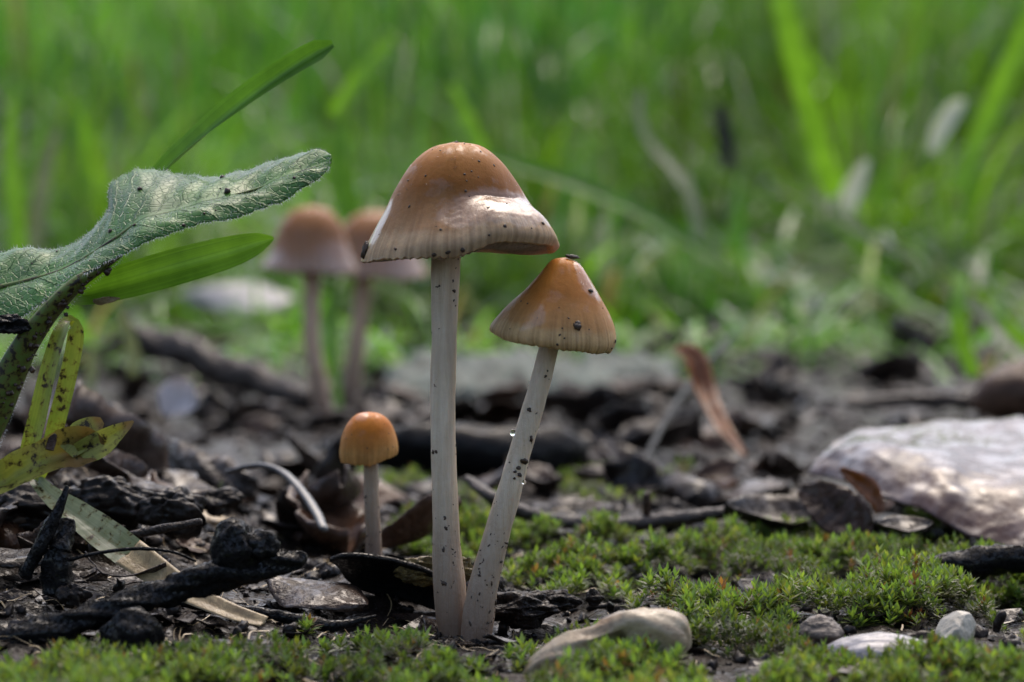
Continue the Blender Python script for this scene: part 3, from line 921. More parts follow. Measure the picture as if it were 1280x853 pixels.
# ------------------------------------------------------------------ rosette leaf and blades on the left
rows = [
    ((-30, 418, 39.7), (-30, 365, 40.2), (-30, 330, 41.0)),
    ((20, 402, 39.6), (30, 352, 40.2), (20, 313, 41.0)),
    ((70, 366, 39.6), (78, 338, 40.1), (60, 311, 40.9)),
    ((108, 340, 39.5), (114, 318, 40.0), (98, 300, 40.8)),
    ((140, 322, 39.5), (146, 297, 40.0), (132, 266, 40.9)),
    ((182, 303, 39.5), (178, 276, 40.0), (140, 230, 41.3)),
    ((230, 286, 39.6), (226, 262, 40.1), (186, 213, 41.5)),
    ((282, 274, 39.7), (276, 248, 40.2), (252, 222, 41.3)),
    ((326, 262, 39.9), (326, 234, 40.4), (310, 212, 41.3)),
    ((366, 243, 40.1), (370, 216, 40.5), (358, 197, 41.3)),
    ((400, 224, 40.3), (403, 206, 40.6), (396, 190, 41.1)),
    ((413, 208, 40.5), (414, 203, 40.6), (412, 199, 40.8)),
]
nS, nW = 130, 25
cn = catmull([r[0] for r in rows], nS); cm = catmull([r[1] for r in rows], nS); cf = catmull([r[2] for r in rows], nS)
top = np.zeros((nS, nW, 3))
for i in range(nS):
    a, b, c = P(*cn[i]), P(*cm[i]), P(*cf[i])
    tooth = 0.05 * (((i * 0.21) % 1.0) - 0.3)
    a = a + (a - b) * tooth * 1.6; c = c + (c - b) * tooth
    v = np.linspace(-1, 1, nW)[:, None]
    q = b + (c - a) / 2 * v + (a + c - 2 * b) / 2 * v ** 2
    # sunken midrib and puckered veins
    vv = v[:, 0]
    ven = np.sin((i * 0.16 - np.abs(vv) * 2.4) * 2 * np.pi / 1.6)
    hgt = 0.07 * np.sin(np.abs(vv) * np.pi) + 0.016 * ven * np.sin(np.abs(vv) * np.pi) + 0.09 * fbm(np.full(nW, i * 0.11), vv * 1.4, 2, 4)
    q[:, 2] += hgt
    top[i] = q
nrm = np.cross(np.gradient(top, axis=0), np.gradient(top, axis=1))
nrm /= np.linalg.norm(nrm, axis=2)[..., None]
if nrm[:, :, 2].mean() < 0:
    nrm = -nrm
V, F, uv = shell(top, top - nrm * 0.014, nS, nW)
pl = thing("rosette_leaf", "hairy lobed green leaf arching in from the left on a spotted stalk", "leaf", P(-5, 545, 39.6))
blade = obj("blade", V, F, M["rosette"], pl, uv=uv)
STALK = [(-62, 745, 40.6, 30), (-58, 660, 40.0, 32), (-40, 585, 39.6, 30), (-5, 510, 39.6, 25), (28, 440, 39.6, 20), (60, 393, 39.6, 17), (95, 356, 39.6, 14), (125, 336, 39.65, 9), (152, 318, 39.7, 5)]
V, F = tube_px(STALK, 60, nside=18, rough=0.12, freq=1.4, seed=4, flat=0.6, lengthwise=0.2)
stalk = obj("stalk", V, F, M["petiole"], pl)
mid_path = np.array([P(*q) for q in cm[8:]]) + np.array([0, 0, -0.01])
V, F = tube_w(mid_path, np.linspace(0.05, 0.012, len(mid_path)), 8)
obj("midrib", V, F, M["petiole"], blade)


def hairs(pos, nor, ln, wd=0.0022, spread=0.6):
    n = len(pos)
    dirs = nor + spread * RNG.normal(size=(n, 3)); dirs /= np.linalg.norm(dirs, axis=1)[:, None]
    sd2 = np.cross(dirs, Fv + 0.3 * RNG.normal(size=(n, 3))); sd2 /= np.linalg.norm(sd2, axis=1)[:, None]
    L = (ln * (0.5 + RNG.random(n)))[:, None]
    a = pos - sd2 * wd; b = pos + sd2 * wd; c = pos + dirs * L
    V = np.stack([a, b, c], 1).reshape(-1, 3)
    return V, np.arange(3 * n).reshape(-1, 3)


ii = RNG.integers(4, nS - 1, 1100); jj = RNG.integers(0, nW, 1100)
V1, F1 = hairs(top[ii, jj], nrm[ii, jj], 0.055, spread=0.8)
ii = RNG.integers(2, nS - 1, 1700); jj = np.where(RNG.random(1700) < 0.6, 0, nW - 1)
ed = top[ii, jj] - top[ii, nW // 2]; ed /= np.linalg.norm(ed, axis=1)[:, None]
V2, F2 = hairs(top[ii, jj], ed, 0.07, spread=0.5)
obj("leaf_hairs", np.vstack([V1, V2]), [np.vstack([F1, F2 + len(V1)])], M["hair"], blade, kind="stuff")
c = catmull(STALK, 120)
pos, nor = [], []
for _ in range(500):
    a = c[RNG.integers(50, 118)]
    s_ = 1 if RNG.random() < 0.5 else -1
    nn = np.array([0.62 * -s_, -0.2, 0.7 if s_ > 0 else -0.5])
    pos.append(P(a[0] - s_ * a[3] * 0.72, a[1] - s_ * a[3] * 0.55, a[2])); nor.append(nn / np.linalg.norm(nn))
V, F = hairs(np.array(pos), np.array(nor), 0.05)
obj("stalk_hairs", V, F, M["hair"], stalk, kind="stuff")
pos, nor = [], []
for _ in range(22):
    i, j = RNG.integers(8, nS - 2), RNG.integers(1, nW - 1)
    pos.append(top[i, j]); nor.append(nrm[i, j])
sz = 0.012 + 0.03 * RNG.random((22, 1)) ** 4
V, F = blobs(pos + [top[int(.71 * nS), 13]], np.vstack([sz * np.ones(3), [[.06, .05, .06]]]), 1, .3)
obj("soil_specks", V, F, M["speck"], blade, kind="stuff")
pos = []
for _ in range(70):
    a = c[RNG.integers(60, 114)]
    pos.append(P(a[0] + RNG.uniform(-.3, .8) * a[3], a[1] + RNG.uniform(-.2, .8) * a[3], a[2] - a[3] * 0.55 / 80))
V, F = blobs(pos, (0.015 + 0.035 * RNG.random((70, 1)) ** 2) * np.ones(3), 1, .35)
obj("soil_specks", V, F, M["speck"], stalk, kind="stuff")
V, F = rock(P(12, 408, 39.3), (0.26, 0.2, 0.15), 4, .7, 1.9, 3)
o = obj("soil_clod", V, F, M["black"])
tag(o, "black clod of dirt stuck under the hairy green leaf at left edge", "dirt clod")


def blade_thing(name, label, cat, pts, mat, n=44, fold=.3, thick=.02, wave=0.0, seed=0, group=None, nv=7):
    V, F, uv = ribbon_px(pts, n, fold, thick, nv, wave, seed, mat.name.endswith("_blade"))
    g = V[np.argmin(V[:, 2])]
    o = obj(name, V, F, mat, base=g, uv=uv)
    return tag(o, label, cat, group)


blade_thing("grass_blade", "dark green grass blade slanting up right behind the hairy leaf", "grass blade",
            [(-55, 720, 43.0, 6, 50), (-20, 540, 43.2, 7, 50), (45, 420, 43.4, 8, 50), (110, 340, 43.5, 8, 50), (150, 292, 43.4, 9, 50), (195, 222, 43.0, 14, 50), (235, 182, 42.6, 17, 55), (300, 128, 42.2, 17, 35), (360, 86, 42, 15, 20), (400, 62, 42, 13, 5), (416, 55, 42, 5, 0)], M["green_dark"], fold=0.7)
lb = blade_thing("grass_blade", "bright green grass blade pointing right below the hairy leaf", "grass blade",
            [(30, 440, 40.3, 6, 40), (62, 385, 40.5, 9, 40), (80, 370, 40.6, 12, 40), (105, 366, 40.5, 20, 30), (150, 355, 40.4, 23, 20), (220, 335, 40.3, 24, 15), (290, 315, 40.4, 20, 10), (325, 303, 40.5, 12, 5), (342, 298, 40.5, 2, 0)], M["green"], fold=0.35)
V, F, uv = ribbon_px([(116, 376, 40.3, 2, 20), (126, 377, 40.25, 5, 20), (138, 375, 40.22, 4, 20), (150, 373, 40.22, 1, 20)], 16, .3, .02, 7, .05, 9)
obj("withered_patch", V, F, M["straw"], lb, uv=uv)
blade_thing("grass_blade", "yellow-green spotted blade folded over into a narrow hairpin", "grass blade",
            [(44, 600, 41.6, 5, 20), (36, 572, 40.9, 12, 20), (48, 520, 40.8, 13, 20), (62, 460, 40.8, 13, 30), (76, 415, 40.9, 12, 35), (85, 402, 41.1, 11, 60), (94, 418, 41.2, 11, 30), (85, 470, 41.2, 11, 20), (70, 530, 41.2, 11, 15), (60, 570, 41.4, 9, 15), (48, 602, 41.75, 5, 15)], M["yellowgreen"], 70, .3, .03)

# yellowing toothed leaf tip
yl = thing("withered_leaf", "yellow-green withering leaf tip with black spots and brown torn lobes", "leaf", P(0, 610, 39.2))
V, F, uv = ribbon_px([(-110, 730, 39.4, 14, 25), (-80, 660, 39.1, 22, 25), (-40, 622, 39.0, 26, 25), (0, 600, 39.1, 23, 25), (40, 582, 39.2, 23, 25), (80, 565, 39.3, 27, 25), (110, 560, 39.3, 24, 20), (130, 562, 39.3, 10, 10)], 50, .7, .03, 9, .12, 3, True)
obj("blade", V, F, M["yellowing"], yl, uv=uv)
V, F, uv = ribbon_px([(84, 566, 39.35, 12, 20), (102, 546, 39.4, 21, 20), (117, 534, 39.5, 16, 20), (128, 526, 39.5, 5, 20)], 24, .2, .025, 7, .02, 4, True)
obj("lobe", V, F, M["yellowing"], yl, uv=uv)
V, F, uv = ribbon_px([(98, 568, 39.3, 14, 0), (125, 556, 39.25, 17, 10), (148, 540, 39.2, 11, 20), (167, 527, 39.2, 2, 20)], 24, .3, .025, 7, .03, 5, True)
obj("lobe", V, F, M["yellowing"], yl, uv=uv)
V, F, uv = ribbon_px([(62, 563, 39.25, 6, 20), (66, 550, 39.3, 6, 20), (70, 543, 39.3, 2, 20)], 12, .3, .025, 5, .01, 6)
obj("lobe", V, F, M["leaf_brown"], yl, uv=uv)
# faded strip lying across the soil
fs = thing("grass_blade", "faded strap of grass lying down, grey-green above and tan below", "grass blade", P(120, 680, 40.2))
V, F, uv = ribbon_px([(38, 592, 41.8, 7, 20), (62, 618, 41.4, 12, 25), (95, 642, 41.0, 18, 30), (130, 668, 40.6, 22, 30), (165, 695, 40.2, 22, 30)], 50, .25, .02, 9, .02, 7, True)
obj("upper_length", V, F, M["fadedgreen"], fs, uv=uv)
V, F, uv = ribbon_px([(160, 691, 40.19, 22, 30), (190, 712, 39.9, 20, 30), (230, 738, 39.5, 17, 35), (285, 764, 39.1, 13, 45), (330, 778, 38.8, 10, 50)], 44, .25, .02, 9, .02, 8)
obj("tan_length", V, F, M["straw"], fs, uv=uv)

# ------------------------------------------------------------------ sticks
def stick(name, label, cat, pts, mat, n=60, nside=16, rough=.35, freq=1.6, seed=0, flat=1.0, group=None, knots=()):
    V, F = tube_px(pts, n, nside=nside, rough=rough, freq=freq, seed=seed, flat=flat)
    if knots:
        t_ = thing(name, label, cat, V[np.argmin(V[:, 2])], group)
        obj("shaft", V, F, mat, t_)
        for (kn, kp, kr, ks) in knots:
            V, F = rock(P(*kp), kr, 3, .35, 1.4, ks)
            obj(kn, V, F, mat, t_)
        return t_
    o = obj(name, V, F, mat)
    return tag(o, label, cat, group)


stick("charred_stick", "thick black charred stick with two knobs lying across the left foreground", "stick",
      [(-60, 822, 37.0, 19), (20, 800, 37.2, 18), (100, 776, 37.4, 17), (180, 750, 37.6, 17), (260, 724, 37.8, 18), (330, 707, 38, 17), (372, 700, 38.1, 12), (382, 700, 38.1, 7)], M["black"], 120, 28, .6, 2.2, 3,
      knots=(("knob", (166, 792, 37.2), (0.44, 0.4, 0.42), 4), ("knob", (296, 690, 37.9), (0.34, 0.34, 0.42), 8), ("knob", (325, 684, 37.9), (0.25, 0.25, 0.25), 15)))
stick("twig", "thin black twig running right from under the charred stick", "twig",
      [(215, 752, 39.4, 5), (300, 764, 39.3, 8), (360, 772, 39.2, 8), (410, 783, 39.2, 9), (440, 778, 39.3, 4), (470, 770, 39.4, 2)], M["black"], 50, 10, .4, 2, 5)
stick("twig", "upright black splinter with wet glints at the far left", "twig",
      [(30, 722, 39.0, 8), (52, 680, 39.0, 9), (72, 640, 39.1, 7), (84, 608, 39.2, 3)], M["black"], 40, 10, .5, 2, 6)
stick("charred_stub", "short black burnt stub standing beside the wet splinter", "stick",
      [(72, 742, 39.1, 20), (72, 710, 39.1, 19), (74, 688, 39.1, 17), (80, 672, 39.2, 13), (84, 650, 39.3, 9)], M["black"], 30, 14, .5, 1.8, 7)
stick("rootlet", "hair-thin dark rootlet arching over the faded grass strap", "root",
      [(88, 700, 39.0, 2.5), (120, 692, 38.9, 2.5), (170, 686, 38.9, 2.5), (215, 690, 38.9, 2.2), (245, 702, 39, 1.6)], M["black"], 40, 6, .3, 2, 8)
stick("twig", "long thin dark twig lying behind the stems on the right", "twig",
      [(583, 598, 50, 5), (620, 625, 49.5, 9), (680, 648, 49.5, 9), (760, 656, 49.5, 9), (850, 648, 49.5, 9), (930, 638, 50, 8), (990, 631, 50, 7)], M["twig"], 60, 10, .4, 2, 9)
stick("twig", "short upright red-brown stump of twig beside the long thin twig", "twig",
      [(809, 655, 49.5, 5), (808, 632, 49.5, 6), (808, 617, 49.5, 5)], M["leaf_brown"], 14, 8, .3, 2, 10)
stick("dead_branch", "knobbly black wet branch at the right edge above the moss", "branch",
      [(1085, 722, 43.6, 8), (1130, 712, 43.5, 13), (1180, 706, 43.4, 15), (1240, 702, 43.2, 18), (1330, 694, 43, 19)], M["black"], 60, 18, .6, 1.8, 11)
stick("log", "black rotten log out of focus behind the small orange mushroom", "log",
      [(470, 562, 63, 24), (540, 562, 63, 32), (620, 562, 63, 32), (690, 564, 63.5, 30), (724, 567, 64, 18)], M["black"], 50, 20, .4, 1.3, 12)
stick("dead_branch", "long grey wet branch slanting down through the litter at left", "branch",
      [(80, 492, 58, 15), (130, 520, 56, 17), (190, 558, 54, 18), (250, 588, 52, 20), (300, 604, 51, 18), (318, 608, 51, 10)], M["wood"], 80, 22, .8, 1.9, 13)
stick("dead_branch", "blurred dark branch lying far back at left behind grey stalks", "branch",
      [(160, 415, 92, 16), (250, 450, 90, 20), (330, 480, 88, 18), (390, 500, 86, 12)], M["wood"], 50, 16, .7, 1.8, 14)
stick("bent_stalk", "pale grey dry stalk bent into an arch left of the small mushroom", "stalk",
      [(285, 590, 49, 5), (325, 582, 48.5, 6), (355, 592, 48, 7), (378, 615, 47.3, 7), (395, 640, 46.6, 7), (405, 662, 46, 6)], M["greystraw"], 44, 10, .1, 1, 15, .6)
stick("stalk", "straight straw-coloured dry stalk on the soil left of the charred knob", "stalk",
      [(150, 672, 41.8, 5), (200, 662, 41.6, 6), (252, 652, 41.5, 4)], M["wood"], 24, 8, .2, 1, 16)
stick("log", "blurred brown log end entering at the right edge behind the big leaf", "log",
      [(1215, 506, 74, 8), (1235, 500, 74, 26), (1262, 492, 74, 36), (1300, 488, 74, 40), (1380, 480, 74, 40)], M["leaf_brown"], 50, 22, .35, 1.4, 17)
stick("dead_branch", "thin grey blurred branch running left from the brown log end", "branch",
      [(1060, 506, 78, 6), (1130, 500, 78, 9), (1200, 502, 78, 10), (1250, 506, 78, 9)], M["wood"], 40, 12, .5, 1.6, 19)
stick("twig", "thin dark blurred twig leaning behind the curled orange leaf", "twig",
      [(800, 590, 62, 5), (830, 530, 66, 4), (870, 470, 72, 4), (915, 420, 78, 4)], M["black"], 30, 8, .2, 2, 18)
# lichened plank
c0 = P(660, 470, 100)
gx, gy = np.meshgrid(np.linspace(-1, 1, 60), np.linspace(-1, 1, 30), indexing='ij')
pt = np.stack([c0[0] + gx * 5.6 + 0.6 * fbm(gx * 4, gy * 3 + 2, 3, 3), c0[1] + gy * (9 + 1.5 * fbm(gx * 3, gy * 0 + 1, 3, 5)), c0[2] - 0.2 + 0.6 * (1 - gy ** 4) * (1 - gx ** 8) + 1.1 * fbm(gx * 4, gy * 5, 4, 9)], -1)
V, F, uv = shell(pt, pt - np.array([0, 0, 1.3]), 60, 30)
tag(obj("bark_slab", V, F, M["lichen_wood"], uv=uv), "pale grey-green lichened slab of bark blurred behind the stems", "bark")

# ------------------------------------------------------------------ leaves
def leaf_sheet(L, W, n=26, m=13, curl=0.3, bend=0.3, seed=0, tipx=1.2, thick=0.018, ragged=0.12, rough=0.06):
    """a dead leaf lying along +x, cm"""
    u = np.linspace(0, 1, n)[:, None]; v = np.linspace(-1, 1, m)[None]
    wd = W * np.sin(np.pi * np.clip(u, 0.02, 0.985) ** tipx) ** 0.75
    rg = 1 + ragged * fbm(u * 9 + seed, np.sign(v) * 2.0 + 0 * u, 3, seed)
    x = L * (u - 0.5) + 0 * v
    y = wd * v * rg
    z = curl * W * (v ** 2) * (0.6 + 0.8 * vnoise(u * 3 + seed, 0 * v + seed)) + bend * L * ((u - 0.5) ** 2) + rough * L * fbm(u * 3 + seed, v * 1.3 + seed, 4, seed + 3)
    z = z + 0.015 * L * np.abs(np.sin(u * 24 - np.abs(v) * 5)) * (1 - np.abs(v)) - 0.03 * W * np.exp(-(v / 0.1) ** 2)
    T = np.stack([x, y, z], -1)
    nr = np.cross(np.gradient(T, axis=0), np.gradient(T, axis=1)); nr /= np.linalg.norm(nr, axis=2)[..., None] + 1e-9
    return shell(T, T - nr * thick, n, m)


def rotm(rx, ry, rz):
    return np.array((Matrix.Rotation(rz, 3, 'Z') @ Matrix.Rotation(ry, 3, 'Y') @ Matrix.Rotation(rx, 3, 'X')))


def leaf_thing(name, label, c, L, W, rot, mat, group=None, vein=False, **kw):
    V, F, uv = leaf_sheet(L, W, **kw)
    V = V @ rotm(*[math.radians(a) for a in rot]).T + np.asarray(c)
    o = obj(name, V, F, mat, uv=uv)
    return tag(o, label, "leaf", group)


# big wet leaf, built from edge curves: front edge, crease, back edge
rowsB = [((1010, 592, 52.1), (1030, 562, 52.4), (1046, 550, 54)), ((1040, 598, 51.4), (1062, 552, 51.8), (1074, 534, 55)), ((1085, 616, 49.9), (1112, 562, 50.4), (1124, 529, 55.5)),
         ((1125, 626, 49.1), (1152, 572, 49.6), (1172, 525, 55.5)), ((1165, 640, 48.4), (1200, 584, 49), (1230, 524, 55.5)), ((1215, 668, 47.9), (1255, 600, 48.6), (1300, 526, 55.5)),
         ((1270, 684, 47.6), (1322, 610, 48.4), (1380, 532, 55.5)), ((1340, 678, 47.6), (1392, 618, 48.4), (1440, 545, 55))]
cn = catmull([r[0] for r in rowsB], 80); cm = catmull([r[1] for r in rowsB], 80); cf = catmull([r[2] for r in rowsB], 80)
nW = 44
tb = np.zeros((80, nW, 3))
for i in range(80):
    a, b, c = P(*cn[i]), P(*cm[i]), P(*cf[i])
    v = np.linspace(-1, 1, nW)[:, None]
    w_ = np.sqrt(v ** 2 + 0.10)
    q = b + np.where(v < 0, b - a, c - b) * v * 0 + (c - a) / 2 * v + (a + c - 2 * b) / 2 * w_
    vv = v[:, 0]
    q[:, 2] += 0.22 * fbm(np.full(nW, i * 0.07), vv * 1.6, 2, 14) + 0.06 * fbm(np.full(nW, i * 0.2), vv * 4, 3, 17)
    tb[i] = q
nb = np.cross(np.gradient(tb, axis=0), np.gradient(tb, axis=1)); nb /= np.linalg.norm(nb, axis=2)[..., None]
V, F, uv = shell(tb, tb - nb * 0.05, 80, nW)
tag(obj("dead_leaf", V, F, M["leaf_big"], uv=uv), "large wet brown leaf shining white, humped at the right edge", "leaf")

blade_thing("dead_leaf", "small round brown leaf standing on edge in front of the big wet leaf", "leaf",
            [(1000, 612, 48.5, 8, 10), (1022, 622, 48.2, 24, 15), (1045, 638, 48, 32, 15), (1068, 655, 47.8, 26, 10), (1082, 682, 47.7, 8, 0)], M["leaf_brown"], 36, .25, .03, .08, 21, nv=11)
blade_thing("dead_leaf", "bright orange curled leaf scrap peeking over the small brown leaf", "leaf",
            [(1051, 586, 49, 3, 0), (1066, 598, 49, 10, 20), (1084, 612, 49, 14, 25), (1095, 628, 49, 10, 20), (1097, 642, 49, 4, 0)], M["leaf_orange"], 24, .6, .03, .05, 22)
blade_thing("dead_leaf", "narrow curled orange-brown leaf standing upright among blurred litter", "leaf",
            [(843, 436, 66, 5, 60), (864, 446, 65.5, 15, 30), (876, 480, 65, 16, 25), (890, 515, 64, 13, 30), (910, 545, 63, 9, 30), (932, 570, 62, 3, 20)], M["leaf_orange"], 40, 1.0, .04, .08, 23)
leaf_thing("dead_leaf", "pale lilac wet leaf lying blurred under the bright green blade", P(300, 362, 128), 5.6, 1.8, (22, 4, 8), M["leaf_pale"], seed=31, curl=-.2, bend=-.15)
leaf_thing("dead_leaf", "tan wet leaf arched between the small mushroom and tall stem", P(530, 664, 46.5), 1.7, .6, (-35, -28, 10), M["leaf_brown"], seed=32)
leaf_thing("dead_leaf", "shiny curled grey leaf under the long thin twig, right of the leaning stem", P(712, 664, 49.5), 1.5, .5, (10, 0, -6), M["leaf_grey"], seed=33, curl=-.9)
leaf_thing("dead_leaf", "flat wet grey leaf left of the small round brown leaf", P(965, 655, 49), 2.0, .8, (12, 4, 15), M["leaf_grey"], seed=34)
leaf_thing("dead_leaf", "rusty brown leaf scrap at the foot of the curled orange leaf", P(895, 592, 58), 1.1, .3, (40, -18, 10), M["leaf_brown"], seed=35)
leaf_thing("dead_leaf", "white wet curled leaf scrap standing in the litter at left", P(222, 500, 66), 1.1, .55, (60, -50, 20), M["leaf_pale"], seed=36)
leaf_thing("dead_leaf", "grey glistening leaf under the long grey branch at left", P(205, 608, 46), 1.7, .5, (-20, 12, -20), M["leaf_grey"], seed=37, curl=-.5)
leaf_thing("dead_leaf", "ribbed grey-brown leaf flat on the soil right of the charred stick", P(395, 735, 40.6), 1.9, .75, (8, 10, -28), M["leaf_grey"], seed=38, curl=-.15, bend=-.1)
leaf_thing("dead_leaf", "wrinkled grey leaf behind the black burnt stub", P(160, 715, 40.3), 1.5, .55, (14, 6, -24), M["leaf_grey"], seed=39)
leaf_thing("dead_leaf", "grey wet leaf lying at the left edge behind the splinter", P(10, 690, 40.6), 1.5, .5, (10, 4, 8), M["leaf_grey"], seed=40, curl=-.3)
leaf_thing("dead_leaf", "small grey flat leaf behind the tuft of moss at right", P(1130, 662, 46), 1.0, .4, (15, 0, 4), M["leaf_grey"], seed=41)

# dark flake under the small mushroom, overhanging the hollow
rowsF = [((412, 702, 41.0), (430, 722, 42.1)), ((425, 697, 40.9), (445, 735, 42.1)), ((455, 697, 40.9), (470, 744, 42)), ((500, 704, 40.9), (508, 752, 41.9)), ((545, 720, 40.8), (550, 765, 41.6)), ((590, 742, 40.7), (588, 778, 41.3))]
ca = catmull([r[0] for r in rowsF], 50); cb = catmull([r[1] for r in rowsF], 50)
tf = np.zeros((50, 14, 3))
for i in range(50):
    a, b = P(*ca[i]), P(*cb[i])
    v = np.linspace(0, 1, 14)
    tf[i] = a + (b - a) * v[:, None]
    tf[i][:, 1] += 0.25 * np.sin(v * np.pi)
    tf[i] += (0.05 * fbm(np.full(14, i * .2), v * 3, 3, 6))[:, None] * np.array([0, -1, .4])
V, F, uv = shell(tf, tf + np.array([0, 0.05, 0.06]), 50, 14)
tag(obj("bark_flake", V, F, M["black"], uv=uv), "black curved bark flake overhanging the hollow beside the tall stem", "bark")
V, F = rock(P(540, 712, 41.3), (0.56, 0.3, 0.2), 4, .55, 3.0, 17)
tag(obj("crumbly_crust", V, F, M["crust"]), "mustard yellow crumbly lump behind the foot of the tall stem", "fungus")
V, F = rock(P(577, 712, 41.4), (0.15, 0.15, 0.2), 3, .5, 3.0, 18)
tag(obj("crumbly_crust", V, F, M["crust"]), "small orange-brown crumbly lump just right of the tall stem", "fungus")
for (px, py, d, r, sd0, lab) in ((655, 762, 40.9, (.52, .4, .26), 51, "wet black soil clod in the hollow right of the leaning stem"),
                                 (690, 752, 41.2, (.4, .3, .2), 52, "wet black clod at the moss edge behind the pale lump"),
                                 (742, 748, 41.2, (.12, .1, .13), 53, "small shiny black crumb standing on the moss"),
                                 (610, 742, 41.4, (.25, .25, .28), 54, "black clod wedged behind the two stem feet"),
                                 (215, 640, 43.5, (.5, .4, .4), 55, "crumbly grey-brown clod below the long grey branch"),
                                 (140, 625, 43.8, (.7, .5, .42), 56, "large dark clod behind the yellow withering leaf tip"),
                                 (30, 640, 43, (.9, .6, .5), 57, "broad black clod at the left edge under the withering leaf"),
                                 (90, 745, 38.8, (.2, .2, .2), 58, "small brown round clod at the foot of the burnt stub"),
                                 (270, 625, 46, (.4, .3, .22), 59, "dark wet clod right of the grey-brown crumbly clod")):
    V, F = rock(P(px, py, d), r, 4, .5, 1.8, sd0)
    tag(obj("soil_clod", V, F, M["crumb"] if sd0 >= 55 else M["soil"]), lab, "dirt clod")

# ------------------------------------------------------------------ pale lump, pebbles, shell
SP = [(658, 856, 36.5, 10, 9), (674, 842, 36.5, 20, 16), (700, 828, 36.5, 29, 22), (735, 816, 36.5, 31, 25), (775, 805, 36.6, 38, 30), (812, 801, 36.6, 40, 32), (838, 801, 36.6, 35, 28), (854, 805, 36.6, 22, 18), (862, 808, 36.6, 6, 6)]
c = catmull(SP, 70)
path = np.array([P(a[0], a[1], a[2]) for a in c])
V, F = tube_w(path, c[:, 3] * c[:, 2] / FPX, 48, .34, 1.7, 4)
Vc = V[:-2].reshape(70, 48, 3)
cen = path[:, None]
off = Vc - cen
# scooped lower front
scoop = np.exp(-((np.arange(70) - 36) / 11.0) ** 2)[:, None] * np.clip(-off[..., 1] * 1.2 - off[..., 2] * 1.4, 0, None)
Vc[..., 1] += scoop * 0.75
Vc[..., 2] += scoop * 0.25
V[:-2] = Vc.reshape(-1, 3)
pl_ = tag(obj("pale_root", V, F, M["bone"]), "smooth cream lump like a bent root lying in the front moss", "root")
pos = [];
for px, py in ((806, 803), (846, 798), (742, 812), (760, 809), (812, 782), (757, 799), (823, 789), (700, 822)):
    pos.append(P(px, py, 36.2 + 0.0025 * abs(py - 800)))
V, F = blobs(pos, (0.008 + .028 * RNG.random((len(pos), 1)) ** 2) * np.ones(3), 1, .5)
obj("soil_specks", V, F, M["speck"], pl_, kind="stuff")
V, F = rock(P(1024, 791, 37.8), (.33, .28, .25), 4, .22, 1.6, 61)
tag(obj("pebble", V, F, M["pebble_brown"]), "rounded brown pebble between the moss cushions", "pebble")
V, F = rock(P(1198, 788, 37.8), (.34, .3, .28), 4, .08, 1.6, 70, facets=9)
tag(obj("pebble", V, F, M["pebble_cream"], smooth=False), "cream angular pebble in the moss at right", "pebble")
sh = thing("shell_fragment", "grey ribbed shell-like fragment in the front moss between two pebbles", "shell", P(1105, 822, 38.3))
gx, gy = np.meshgrid(np.linspace(-1, 1, 40), np.linspace(-1, 1, 20), indexing='ij')
c0 = P(1100, 822, 36.9)
pt = np.stack([c0[0] + gx * 0.85, c0[1] + gy * 0.6 * np.sqrt(np.clip(1 - gx ** 2 * .9, .05, 1)), c0[2] - .1 + 0.42 * np.sqrt(np.clip(1 - 0.8 * gx ** 2 - 0.75 * gy ** 2, 0.0, 1)) + 0.03 * np.sin(gy * 14) + .04 * fbm(gx * 3, gy * 3, 3, 8)], -1)
V, F, uv = shell(pt, pt - np.array([0, 0, .05]), 40, 20)
obj("valve", V, F, M["shell_grey"], sh, uv=uv)
V, F, uv = ribbon_px([(1135, 804, 37.4, 9, 50), (1155, 798, 37.4, 11, 50), (1175, 802, 37.4, 8, 50), (1193, 812, 37.4, 4, 50)], 24, .4, .03, 7, .02, 9)
obj("curled_rim", V, F, M["leaf_dark"], sh, uv=uv)
V, F = tube_px([(1245, 790, 38.8, 4), (1248, 778, 38.8, 6), (1253, 768, 38.8, 6), (1255, 764, 38.8, 3)], 14, nside=10, rough=.2)
tag(obj("seed_husk", V, F, M["leaf_dark"]), "tiny dark seed husk standing in moss right of the cream pebble", "seed")

# ------------------------------------------------------------------ scattered leaf litter (individual leaves)
protos = []
for k in range(8):
    V, F, uv = leaf_sheet(1.0, random.uniform(.2, .36), 18, 9, random.uniform(-.9, .9), random.uniform(-.35, .5), 100 + k, random.uniform(.9, 1.3), .02, .5, .17)
    protos.append((V, F, uv))
lmesh = {}
litter_kinds = [("leaf_grey", "dead_leaf", "wet grey dead leaf"), ("leaf_dark", "dead_leaf", "blackened dead leaf"), ("leaf_brown", "dead_leaf", "dull brown dead leaf")]
MARKS = [(460, 640, "the small orange mushroom"), (600, 562, "the black rotten log"), (400, 500, "the back left mushroom's foot"), (440, 480, "the back right mushroom's foot"), (200, 560, "the long grey branch"),
         (270, 455, "the far dark branch at left"), (222, 500, "the white curled leaf scrap"), (345, 600, "the arched grey stalk"), (70, 480, "the folded yellow-green blade"), (660, 475, "the lichened bark slab"),
         (890, 500, "the upright curled orange leaf"), (1160, 580, "the large wet leaf"), (1045, 640, "the small round brown leaf"), (1220, 495, "the brown log end"), (1205, 420, "the thin green blade at right"),
         (780, 650, "the long thin twig"), (160, 430, "the bleached bent stalk"), (300, 362, "the pale lilac leaf"), (840, 560, "the leaning blurred twig"), (950, 440, "the dark gap under the grass")]


seen_labels = set()


